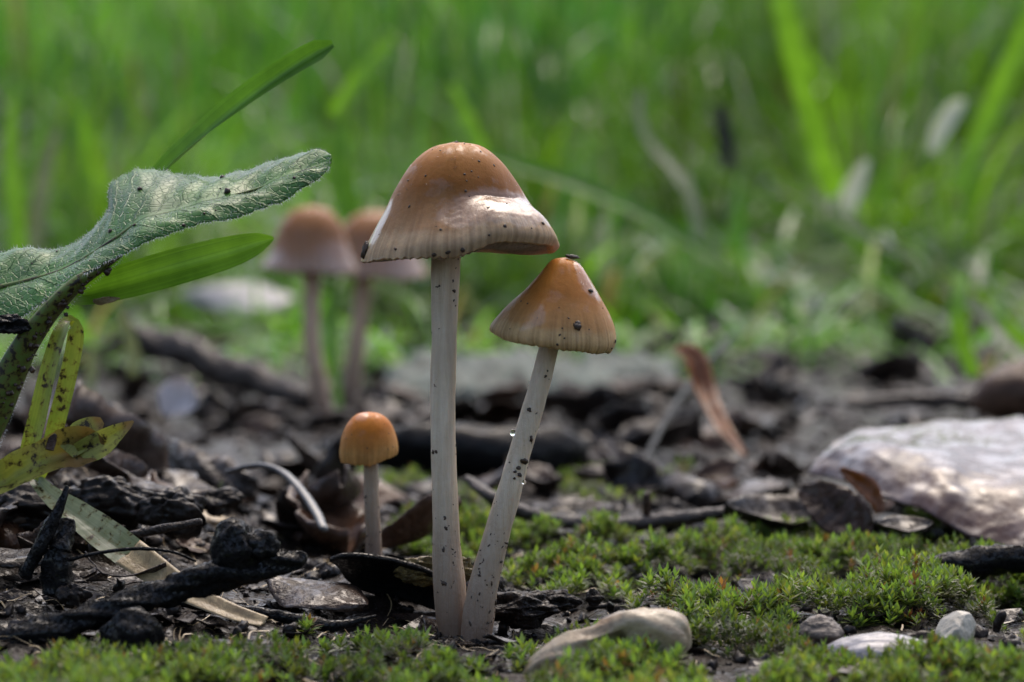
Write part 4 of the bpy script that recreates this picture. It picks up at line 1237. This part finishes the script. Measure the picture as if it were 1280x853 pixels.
def litter_label(kind_, px, py, d):
    q = min(MARKS, key=lambda a: (px - a[0]) ** 2 + (2.5 * (py - a[1])) ** 2)
    dx, dy = px - q[0], 2.5 * (py - q[1])
    rel = ("right of" if dx > 0 else "left of") if abs(dx) > abs(dy) else ("in front of" if dy > 0 else "behind")
    size = "small" if d > 95 else ("large" if d < 55 else "blurred")
    if (size, kind_, rel, q[2]) in seen_labels:
        rel = ("just " if abs(dx) + abs(dy) < 70 else "farther ") + rel
    seen_labels.add((size, kind_, rel, q[2]))
    return (size + " " + kind_ + (" " if rel[:4] in ("just", "fart") else " in litter ") + rel + " " + q[2], "leaf")



count = 0
tries = 0
while count < 230 and tries < 4000:
    tries += 1
    px = random.uniform(-60, 1340); py = 395 + 300 * random.random() ** 1.1
    if px > 630 and py > 640 or (430 < px < 640 and py > 640):
        continue
    if py > 690 and px > 400:
        continue
    p, d = ground_hit(px, py)
    if d > 175:
        continue
    ki = random.choices([0, 1, 2], [3.5, 4.5, 3])[0]
    mk, nm, lab = litter_kinds[ki]
    k = random.randrange(8)
    if (k, mk) not in lmesh:
        me = mesh_np("dead_leaf", protos[k][0], protos[k][1], True, None, protos[k][2])
        me.materials.append(M[mk]); lmesh[(k, mk)] = me
    o = bpy.data.objects.new(nm, lmesh[(k, mk)])
    COL.objects.link(o)
    sc_ = random.uniform(1.0, 2.6) * (0.55 + d / 120.0)
    o.scale = (sc_, sc_ * random.uniform(.8, 1.6), sc_)
    o.rotation_euler = (random.gauss(0, .45), random.gauss(0, .35), random.uniform(0, 6.28))
    o.location = (p + np.array([0, 0, 0.12 * sc_ + random.random() * .15])) * S
    tag(o, *litter_label(lab, px, py, d), ("grey", "blackened", "brown")[ki] + " leaves in the litter")
    count += 1

for k, (px, py, mk) in enumerate([(95, 655, "leaf_brown"), (180, 640, "leaf_brown"), (255, 655, "straw"), (300, 640, "leaf_brown"), (345, 660, "leaf_grey"), (390, 690, "leaf_brown"), (235, 690, "leaf_brown"), (60, 690, "leaf_grey"), (280, 675, "leaf_grey"), (330, 625, "leaf_brown")]):
    p, d = ground_hit(px, py)
    leaf_thing("dead_leaf", ("tan" if mk == "straw" else ("brown" if mk == "leaf_brown" else "grey")) + " curled leaf scrap " + [
        "just behind the faded grass strap", "between the two dark clods below the grey branch", "lying left of the charred knob", "under the arched grey stalk", "in front of the arched grey stalk",
        "left of the black bark flake", "beside the straw-coloured stalk", "behind the wet splinter at left", "behind the charred knob", "at the upper end of the arched stalk"][k],
        p + np.array([0, 0, .12]), random.uniform(.7, 1.3), random.uniform(.22, .4), (random.uniform(-30, 40), random.uniform(-25, 25), random.uniform(-60, 60)), M[mk], "leaf scraps on the soil at left", seed=200 + k, curl=random.uniform(-.9, .9), ragged=.5, rough=.14)

# wood chips and short twigs in the litter
for k in range(46):
    for _ in range(40):
        px = random.uniform(-40, 1320); py = 410 + 260 * random.random()
        p, d = ground_hit(px, py)
        if d < 150 and not (px > 600 and py > 640):
            break
    L = random.uniform(.8, 2.6) * (0.5 + d / 130)
    a = random.uniform(-.9, .9) + (math.pi if random.random() < .5 else 0)
    el = random.gauss(0, .15)
    t0 = np.linspace(-.5, .5, 14)[:, None]
    dr = np.array([math.cos(a) * math.cos(el), math.sin(a) * math.cos(el), math.sin(el)])
    path = p + np.array([0, 0, .15]) + dr * L * t0 + np.array([0, 0, .12 * L]) * (fbm(t0 * 2 + k, 0 * t0 + k, 2, k))
    chip = k % 3 == 0
    V, F = tube_w(path, np.full(14, L * (random.uniform(.05, .09) if chip else random.uniform(.018, .035))) * (1 - .5 * np.abs(np.linspace(-1, 1, 14)) ** 4), 9, .4, 1.6, k, .45 if chip else 1.0)
    o = obj("wood_chip" if chip else "twig", V, F, M["wood"] if (chip or k % 3 == 1) else M["twig"])
    kind_ = "flat wood chip" if chip else ("short grey twig" if k % 3 == 1 else "short dark twig")
    tag(o, litter_label(kind_, px, py, d)[0], "wood chip" if chip else "twig", kind_ + "s in the litter")

# ------------------------------------------------------------------ soil crumbs (stuff)
n = 15000
px = RNG.uniform(-500, 1780, n); u = RNG.random(n)
yy = -9.5 + 27 * u ** 1.1
far = RNG.random(n) < 0.42
yy = np.where(far, 10 + 110 * RNG.random(n) ** 1.3, yy)
xx = (px - 640) / FPX * (yy + 40)
sz = (0.015 + 0.085 * RNG.random(n) ** 4.0) * (0.7 + (yy + 40) / 70)
pos = np.stack([xx, yy, gz(xx, yy) + sz * 0.25], -1)
fx, fs = [], []
for (fp, fn_, fr) in ((P(568, 792, 40.1), 110, .34), (P(597, 804, 39.7), 120, .34), (SMALL, 50, .24)):
    for _ in range(fn_):
        a_ = RNG.random() * 6.283; r_ = fr * (0.75 + .8 * RNG.random())
        s_ = .02 + .06 * RNG.random() ** 2
        gx_, gy_ = fp[0] + r_ * math.cos(a_), fp[1] + r_ * math.sin(a_)
        fx.append([gx_, gy_, float(gz(gx_, gy_)) + s_ * .4 + .12 * max(0, 1.0 - r_ / fr)]); fs.append(s_)
pos = np.vstack([pos, fx]); sz = np.concatenate([sz, fs]); n = len(sz)
V, F = blobs(pos, sz[:, None] * (0.5 + 1.0 * RNG.random((n, 3))), 1, .45)
o = obj("soil_crumbs", V, F, M["crumb"], base=(0, 0, 0), smooth=True, kind="stuff")
o["label"] = "wet dark soil crumbs scattered over the ground"; o["category"] = "soil"
# leaf fragments and fibres
n = 7200
yy = -9 + 193 * RNG.random(n) ** 1.6
xx = RNG.uniform(-1300, 1300, n) / FPX * (yy + 40)
keep = ~((xx > 0.3) & (yy < 9) & (RNG.random(n) < .85))
xx, yy = xx[keep], yy[keep]; n = len(xx)
sz = (0.10 + 0.28 * RNG.random(n) ** 2) * (0.6 + (yy + 40) / 80)
pos = np.stack([xx, yy, gz(xx, yy) + sz * .3], -1)
q = np.array([[-1, -.4, 0], [-.2, -.55, .15], [.8, -.3, 0], [1, .3, .2], [.1, .5, -.1], [-.9, .35, .1]])
VV = q[None] * (1 + .5 * (RNG.random((n, 6, 3)) - .5)) * sz[:, None, None]
al = RNG.random(n) * 6.28; be = RNG.normal(0, .5, n)
x, y, z = VV[..., 0], VV[..., 1], VV[..., 2]
y, z = y * np.cos(be)[:, None] - z * np.sin(be)[:, None], y * np.sin(be)[:, None] + z * np.cos(be)[:, None]
x, y = x * np.cos(al)[:, None] - y * np.sin(al)[:, None], x * np.sin(al)[:, None] + y * np.cos(al)[:, None]
VV = np.stack([x, y, z], -1) + pos[:, None]
VV2 = np.concatenate([VV, VV - np.array([0, 0, .02])], 1).reshape(-1, 3)
b_ = (np.arange(n) * 12)[:, None]
F4 = np.concatenate([b_ + np.array([[0, 1, 4, 5]]), b_ + np.array([[1, 2, 3, 4]]), b_ + np.array([[11, 10, 7, 6]]), b_ + np.array([[10, 9, 8, 7]])] + [b_ + np.array([[k, k + 6, (k + 1) % 6 + 6, (k + 1) % 6]]) for k in range(6)])
o = obj("leaf_fragments", VV2, F4, M["leaf_grey"], base=(0, 0, 0), smooth=False, kind="stuff")
o["label"] = "crumbled bits of dead leaf strewn over the soil"; o["category"] = "litter"

# fine fibres and rootlets
n = 900
yy = -5.5 + 22 * RNG.random(n) ** 1.2
xx = np.where(RNG.random(n) < .6, RNG.uniform(-700, 60, n), RNG.uniform(-700, 700, n)) / FPX * (yy + 40)
L_ = RNG.uniform(.25, 1.1, n); az = RNG.random(n) * 6.28; cv = RNG.normal(0, 1.4, n)
t_ = np.linspace(0, 1, 9)[None]
an = az[:, None] + cv[:, None] * t_
dxs = np.cumsum(np.cos(an), 1) / 9 * L_[:, None]; dys = np.cumsum(np.sin(an), 1) / 9 * L_[:, None]
X_, Y_ = xx[:, None] + dxs, yy[:, None] + dys
Z_ = gz(X_, Y_) + .03 + .10 * np.sin(np.pi * t_) * RNG.random((n, 1))
C_ = np.stack([X_, Y_, Z_], -1)
Sd = np.stack([-np.sin(an), np.cos(an), .5 + 0 * an], -1) * RNG.uniform(.005, .014, (n, 1, 1))
V = np.stack([C_ + Sd, C_ - Sd], 2).reshape(-1, 3)
k = np.arange(8)
F = (np.stack([2 * k, 2 * k + 1, 2 * k + 3, 2 * k + 2], -1)[None] + (np.arange(n) * 18)[:, None, None]).reshape(-1, 4)
o = obj("plant_fibres", V, F, M["straw"], base=(0, 0, 0), kind="stuff")
o["label"] = "fine dead plant fibres and rootlets on the soil"; o["category"] = "litter"

# ------------------------------------------------------------------ moss
ELL = [  # where moss grows, as seen on the soil: centre px, radii px, strength
    (820, 690, 110, 22, 1), (960, 700, 130, 30, 1), (1010, 745, 150, 45, 1), (1150, 750, 150, 40, 1), (1260, 760, 90, 50, 1), (900, 760, 120, 40, 1), (760, 725, 140, 30, 1), (700, 710, 60, 22, .9),
    (1000, 830, 330, 40, 1), (1250, 830, 120, 45, 1), (720, 842, 90, 20, 1), (590, 856, 80, 14, .8), (420, 838, 130, 22, .6), (250, 852, 160, 22, .55), (60, 856, 160, 20, .55), (500, 826, 40, 10, .6), (640, 890, 900, 46, .8),
    (560, 680, 80, 35, .8), (640, 690, 60, 30, .8), (590, 640, 50, 22, .6), (770, 615, 90, 22, .55), (1165, 668, 42, 16, 1), (500, 610, 60, 18, .5), (820, 590, 60, 14, .4), (1090, 700, 50, 16, .8), (345, 790, 60, 12, .5), (395, 655, 14, 8, .5), (270, 640, 8, 6, .6),
    (1420, 740, 160, 60, .9), (1500, 850, 260, 70, .8), (1000, 930, 420, 60, .8), (300, 930, 420, 50, .7), (-180, 860, 160, 40, .7)]
HOL = [(655, 775, 50, 32), (872, 737, 36, 13), (600, 800, 90, 18), (765, 790, 85, 26), (1024, 795, 34, 24), (1100, 805, 65, 18), (1200, 795, 34, 26), (470, 775, 70, 26), (920, 800, 40, 8), (560, 760, 40, 40), (742, 750, 14, 10)]


def moss_density(xx, yy, zz):
    px, py, d = proj(np.stack([xx, yy, zz], -1))
    m = np.zeros(len(xx))
    for (cx, cy, rx, ry, s) in ELL:
        e = ((px - cx) / rx) ** 2 + ((py - cy) / ry) ** 2
        m = np.maximum(m, s * (1 - sstep(.55, 1.15, e)))
    for (cx, cy, rx, ry) in HOL:
        e = ((px - cx) / rx) ** 2 + ((py - cy) / ry) ** 2
        m *= sstep(.7, 1.25, e)
    cl = fbm(xx * 0.75, yy * 0.55, 3, 60)
    return m * sstep(-.20, .06, cl), cl


n = 190000
yy = RNG.uniform(-9.5, 24, n)
xx = RNG.uniform(-950, 1000, n) / FPX * (yy + 40)
zz = gz(xx, yy)
md, cl = moss_density(xx, yy, zz)
keep = RNG.random(n) < md * np.where(yy > 12, .17, .25)
xx, yy, zz, md, cl = xx[keep], yy[keep], zz[keep], md[keep], cl[keep]
n = len(xx)
cush = 0.04 + 0.42 * np.clip(md, 0, 1) * sstep(-.28, .42, cl)
hgt = (0.10 + .38 * cush) * RNG.uniform(.5, 1.6, n)
kind_dark = fbm(xx * .5, yy * .5, 2, 80)
NL = 13
tt = (np.arange(NL) + .5) / NL
phi = np.arange(NL) * 2.399
lean = RNG.normal(0, .22, (n, 2))
ph = phi[None] + RNG.random((n, 1)) * 6.28
hh = hgt[:, None] - np.minimum(hgt[:, None] * .7, .26) * (1 - tt[None])
dome = .34 * np.clip(md, 0, 1) ** .7 * sstep(-.2, .4, cl)
cx = xx[:, None] + lean[:, :1] * hh; cy = yy[:, None] + lean[:, 1:] * hh; cz = zz[:, None] + dome[:, None] - .05 + hh
big = RNG.uniform(.7, 1.25, (n, 1)) * np.where(kind_dark > .12, .75, 1.05)[:, None]
ll = (0.19 + 0.08 * RNG.random((n, NL))) * big * (1 - .25 * tt[None])
el = np.radians(12 + 62 * tt[None] ** 1.4 + RNG.normal(0, 9, (n, NL)))
dx, dy, dz = np.cos(ph) * np.cos(el), np.sin(ph) * np.cos(el), np.sin(el)
D_ = np.stack([dx, dy, dz], -1)
Sd = np.stack([-np.sin(ph), np.cos(ph), 0 * ph], -1)
C_ = np.stack([cx, cy, cz], -1)
wd = ll * .15
v0 = C_; v1 = C_ + D_ * (ll * .45)[..., None] + Sd * wd[..., None]; v3 = C_ + D_ * (ll * .45)[..., None] - Sd * wd[..., None]
v2 = C_ + D_ * ll[..., None] - np.array([0, 0, 1]) * (ll * .10)[..., None]
Vm = np.stack([v0, v1, v2, v3], 2).reshape(-1, 3)
Fm = np.arange(len(Vm)).reshape(-1, 4)
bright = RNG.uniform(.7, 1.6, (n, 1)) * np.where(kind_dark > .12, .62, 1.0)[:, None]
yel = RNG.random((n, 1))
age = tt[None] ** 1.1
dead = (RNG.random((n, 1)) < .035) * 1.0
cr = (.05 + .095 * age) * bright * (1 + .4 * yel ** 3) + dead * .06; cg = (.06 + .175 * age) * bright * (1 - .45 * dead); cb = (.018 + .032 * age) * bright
cc = np.stack([cr, cg, cb + 0 * cr], -1)
cc = np.repeat(cc[:, :, None], 4, 2).reshape(-1, 3)
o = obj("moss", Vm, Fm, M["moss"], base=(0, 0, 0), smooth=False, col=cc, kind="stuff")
o["label"] = "bright green star moss carpeting the soil in front and right"; o["category"] = "moss"
print("moss shoots", n)

# ------------------------------------------------------------------ grass behind (stuff)
def grass_mesh(bx, by, h, wd, seg, bend, az, colr, droop=0.0):
    n = len(bx)
    bz = gz(bx, by) - 0.3
    t = np.linspace(0, 1, seg + 1)[None]
    hor = h[:, None] * bend[:, None] * t ** 1.8
    ver = h[:, None] * (t - droop * bend[:, None] * t ** 2.4 * .55)
    X_ = bx[:, None] + np.cos(az)[:, None] * hor; Y_ = by[:, None] + np.sin(az)[:, None] * hor; Z_ = bz[:, None] + ver
    C_ = np.stack([X_, Y_, Z_], -1)
    tw = az[:, None] + math.pi / 2 + RNG.normal(0, .7, (n, 1)) + t * RNG.normal(0, .8, (n, 1))
    Sd = np.stack([np.cos(tw), np.sin(tw), 0 * tw], -1)
    W = wd[:, None] * np.minimum(1.0, .55 + 2 * t) * (1 - t ** 2.2) ** .8 + .004
    A_ = C_ + Sd * W[..., None]; B_ = C_ - Sd * W[..., None]
    V = np.stack([A_, B_], 2).reshape(-1, 3)
    k = np.arange(seg)
    f = np.stack([2 * k, 2 * k + 1, 2 * k + 3, 2 * k + 2], -1)
    F = (f[None] + (np.arange(n) * 2 * (seg + 1))[:, None, None]).reshape(-1, 4)
    c = np.repeat(colr[:, None], 2 * (seg + 1), 1).reshape(-1, 3)
    return V, F, c


def grass_cols(n, dry=.06, bx=None, by=None):  # dry: share of blades coloured straw-tan and glint-white
    a = RNG.random((n, 1)); b = RNG.uniform(.55, 1.25, (n, 1))
    if bx is not None:
        k = 30.0 / (by + 60)
        b = b * (.85 + 1.1 * fbm(bx * k * .35, by * k * .22, 3, 120))[:, None].clip(.35, 1.4)
        a = np.clip(a + fbm(bx * k * .3 + 9, by * k * .2, 2, 130)[:, None], 0, 1)
    c = (np.array([[.065, .225, .03]]) * (1 - a) + np.array([[.23, .47, .045]]) * a) * b
    k = RNG.random(n) < dry
    c[k] = np.where(RNG.random((k.sum(), 1)) < .5, np.array([[.30, .25, .17]]), np.array([[.42, .48, .46]])) * b[k]  # half dry tan; half bluish-white, wet sky glints painted into the blade colour
    return c


parts = []
# tufts: blades of one tuft share a lean and a tone
nt2 = 1050
ty = 84 + 150 * RNG.random(nt2) ** 1.0
tx = RNG.uniform(-1650, 1650, nt2) / FPX * (ty + 40)
edge = 92 + 22 * fbm(tx * .08, 0 * tx, 3, 90)
kp = ty > edge
tx, ty = tx[kp], ty[kp]; nt2 = len(tx)
per = RNG.integers(8, 30, nt2)
ix = np.repeat(np.arange(nt2), per); n = len(ix)
bx = tx[ix] + RNG.normal(0, 1.3, n); by = ty[ix] + RNG.normal(0, 1.3, n)
taz = (RNG.random(nt2) * 6.28)[ix]; tb_ = RNG.uniform(.1, 1.7, nt2)[ix]; th_ = RNG.uniform(5, 17, nt2)[ix]
tone = RNG.random((nt2, 3))[ix]
h = th_ * RNG.uniform(.6, 1.2, n) * np.clip(.5 + (by - 85) / 60, .5, 1.25)
cg_ = grass_cols(n, .06, bx, by) * (0.65 + .7 * tone[:, :1]) * np.array([[1, 1, 1]]) + np.array([[.03, .02, .0]]) * tone[:, 1:2]
parts.append(grass_mesh(bx, by, h, RNG.uniform(.10, .34, n), 8, np.abs(tb_ + RNG.normal(0, .25, n)), taz + RNG.normal(0, .8, n), cg_, .95))
n = 9500
by = 84 + 150 * RNG.random(n) ** .8
bx = RNG.uniform(-1650, 1650, n) / FPX * (by + 40)
edge = 92 + 22 * fbm(bx * .08, 0 * bx, 3, 90) + 6 * RNG.normal(size=n)
keep = (by > edge) & (fbm(bx * .12, by * .12, 3, 95) > -.2)
bx, by = bx[keep], by[keep]; n = len(bx)
parts.append(grass_mesh(bx, by, RNG.uniform(2, 9, n), RNG.uniform(.08, .22, n), 6, RNG.uniform(.2, 1.3, n), RNG.random(n) * 6.28, grass_cols(n, .25, bx, by), 1.1))
n = 16000
by = 220 + 520 * RNG.random(n) ** 1.2
bx = RNG.uniform(-1700, 1700, n) / FPX * (by + 40)
kp = fbm(bx * .05, by * .03, 3, 140) > -.22
bx, by = bx[kp], by[kp]; n = len(bx)
h = RNG.uniform(8, 30, n)
parts.append(grass_mesh(bx, by, h, RNG.uniform(.3, .85, n), 5, np.abs(RNG.normal(.35, .3, n)), RNG.random(n) * 6.28, grass_cols(n, .07, bx, by), .8))
n = 11000
by = 700 + 1500 * RNG.random(n); bx = RNG.uniform(-2000, 2000, n) / FPX * (by + 40)
parts.append(grass_mesh(bx, by, RNG.uniform(20, 45, n), RNG.uniform(.8, 1.6, n), 4, np.abs(RNG.normal(.3, .3, n)), RNG.random(n) * 6.28, grass_cols(n, .05), .8))
# long arching blades that cross each other
n = 1600
by = 92 + 120 * RNG.random(n) ** 1.2; bx = RNG.uniform(-1600, 1600, n) / FPX * (by + 40)
parts.append(grass_mesh(bx, by, RNG.uniform(6, 15, n), RNG.uniform(.10, .26, n), 12, RNG.uniform(.9, 2.2, n), RNG.random(n) * 6.28, grass_cols(n, .34, bx, by) * 1.1, .95))
# low flattened grass at the border with the soil
n = 4800
by = 62 + 55 * RNG.random(n) ** .7; bx = RNG.uniform(-1550, 1550, n) / FPX * (by + 40)
kp = fbm(bx * .12, by * .12, 3, 97) > -.05
bx, by = bx[kp], by[kp]; n = len(bx)
parts.append(grass_mesh(bx, by, RNG.uniform(2, 8, n), RNG.uniform(.08, .22, n), 7, RNG.uniform(.5, 2.4, n), RNG.random(n) * 6.28, grass_cols(n, .15), 1.2))
Vs, Fs, Cs, off_ = [], [], [], 0
for V, F, c in parts:
    Vs.append(V); Fs.append(F + off_); Cs.append(c); off_ += len(V)
o = obj("grass", np.vstack(Vs), [np.vstack(Fs)], M["grass"], base=(0, 0, 0), smooth=True, col=np.vstack(Cs), kind="stuff")
o["label"] = "soft out-of-focus green grass filling the bank behind"; o["category"] = "grass"

# single blades that stand out of the blur
GB = [
    ("upright bright yellow-green blade rising right of centre at the top", "green", [(1045, 245, 118, 14, 20), (1030, 200, 117, 15, 20), (1005, 110, 116, 15, 25), (985, 30, 115, 15, 25), (965, -60, 115, 12, 25)]),
    ("bright blade slanting up to the top right corner", "green", [(1195, 240, 118, 10, 20), (1230, 160, 118, 13, 20), (1265, 80, 117, 14, 20), (1310, -20, 116, 13, 20)]),
    ("thin green blade standing in the soil near the right edge", "green", [(1218, 470, 84, 9, 20), (1204, 430, 84, 11, 20), (1198, 385, 84, 11, 30), (1203, 340, 85, 8, 30)]),
    ("pale wet blade arching down to the right edge beside the thin blade", "fadedgreen", [(1180, 360, 88, 6, 20), (1220, 385, 88, 11, 40), (1255, 425, 87, 10, 40), (1290, 455, 86, 9, 40)]),
    ("green blade curving out of frame above the right log", "green", [(1285, 440, 90, 14, 30), (1255, 405, 90, 12, 30), (1240, 375, 91, 6, 30)]),
    ("silvery wet blade bent over right of the tall cap", "fadedgreen", [(800, 110, 118, 5, 50), (803, 165, 117, 9, 50), (835, 205, 116, 13, 60), (862, 245, 115, 12, 50), (872, 300, 114, 8, 40)]),
    ("pale dry stalk lying diagonally in the grass at right", "fadedgreen", [(1010, 240, 112, 7, 50), (1050, 275, 112, 9, 55), (1100, 305, 112, 9, 55), (1140, 325, 112, 6, 50)]),
    ("short bright blade slanting up right above the back mushrooms", "green", [(415, 145, 122, 8, 10), (445, 105, 121, 12, 20), (475, 70, 121, 10, 20), (497, 40, 121, 4, 20)]),
    ("short green blade leaning left beside the tall cap's top", "green", [(605, 195, 122, 8, 10), (585, 150, 122, 9, 10), (565, 105, 122, 4, 10)]),
    ("broad pale green blade leaning left behind the blurred mushroom pair", "green_dark", [(450, 300, 105, 14, 20), (432, 240, 105, 16, 30), (425, 190, 105, 12, 30), (430, 150, 105, 4, 30)]),
    ("long green blade sloping down right between the two sharp caps", "green_dark", [(610, 195, 112, 8, 40), (700, 225, 111, 14, 50), (790, 262, 110, 15, 50), (870, 310, 109, 12, 50), (920, 345, 108, 5, 50)]),
    ("thin green stem beside the stem of the back left mushroom", "green", [(424, 520, 88, 5, 10), (418, 450, 89, 6, 10), (415, 390, 90, 6, 10), (420, 340, 91, 4, 10)]),
    ("upright fresh blade at the far left edge of the grass", "green", [(25, 320, 108, 12, 10), (18, 240, 108, 13, 20), (15, 170, 108, 10, 20), (20, 110, 108, 4, 20)]),
    ("pale grey-green blade upright near the left edge", "fadedgreen", [(45, 320, 112, 10, 30), (52, 250, 112, 14, 30), (62, 195, 112, 12, 30), (75, 160, 112, 4, 30)]),
    ("bleached bent stalk standing in the litter at left", "fadedgreen", [(168, 470, 80, 7, 20), (165, 430, 80, 9, 20), (155, 400, 80, 7, 20), (148, 385, 80, 3, 20)]),
    ("bleached short stalk left of the bent bleached stalk", "fadedgreen", [(112, 490, 76, 6, 20), (116, 460, 76, 8, 20), (118, 435, 76, 5, 20)]),
    ("dark green strap lying across the litter at left", "green_dark", [(170, 400, 96, 8, 60), (220, 440, 93, 13, 60), (270, 455, 92, 10, 60), (310, 470, 91, 4, 60)]),
    ("dark brown dry seed stalk upright in the grass right of centre", "twig", [(912, 210, 116, 7, 10), (906, 170, 116, 10, 10), (902, 132, 116, 6, 10)]),
    ("pale lilac leaf scrap hanging in the grass at right", "wet_glint", [(1060, 268, 112, 6, 30), (1066, 240, 112, 14, 30), (1078, 212, 112, 8, 30), (1086, 200, 112, 3, 30)]),
    ("bluish wet leaf tip shining in the grass near the right edge", "wet_glint", [(1165, 190, 115, 6, 30), (1178, 160, 115, 13, 30), (1195, 135, 115, 11, 30), (1206, 125, 115, 3, 30)]),
]
for k, (lab, mt, pts) in enumerate(GB):
    leafy = mt == "wet_glint"
    blade_thing("dead_leaf" if leafy else ("seed_stalk" if mt == "twig" else ("dry_stalk" if "stalk" in lab else "grass_blade")), lab, "leaf" if leafy else ("stalk" if "stalk" in lab else "grass blade"), pts, M[mt], 24, .4, .03, .05, k)

for o in bpy.data.objects:
    if "_o" in o.keys():
        del o["_o"]
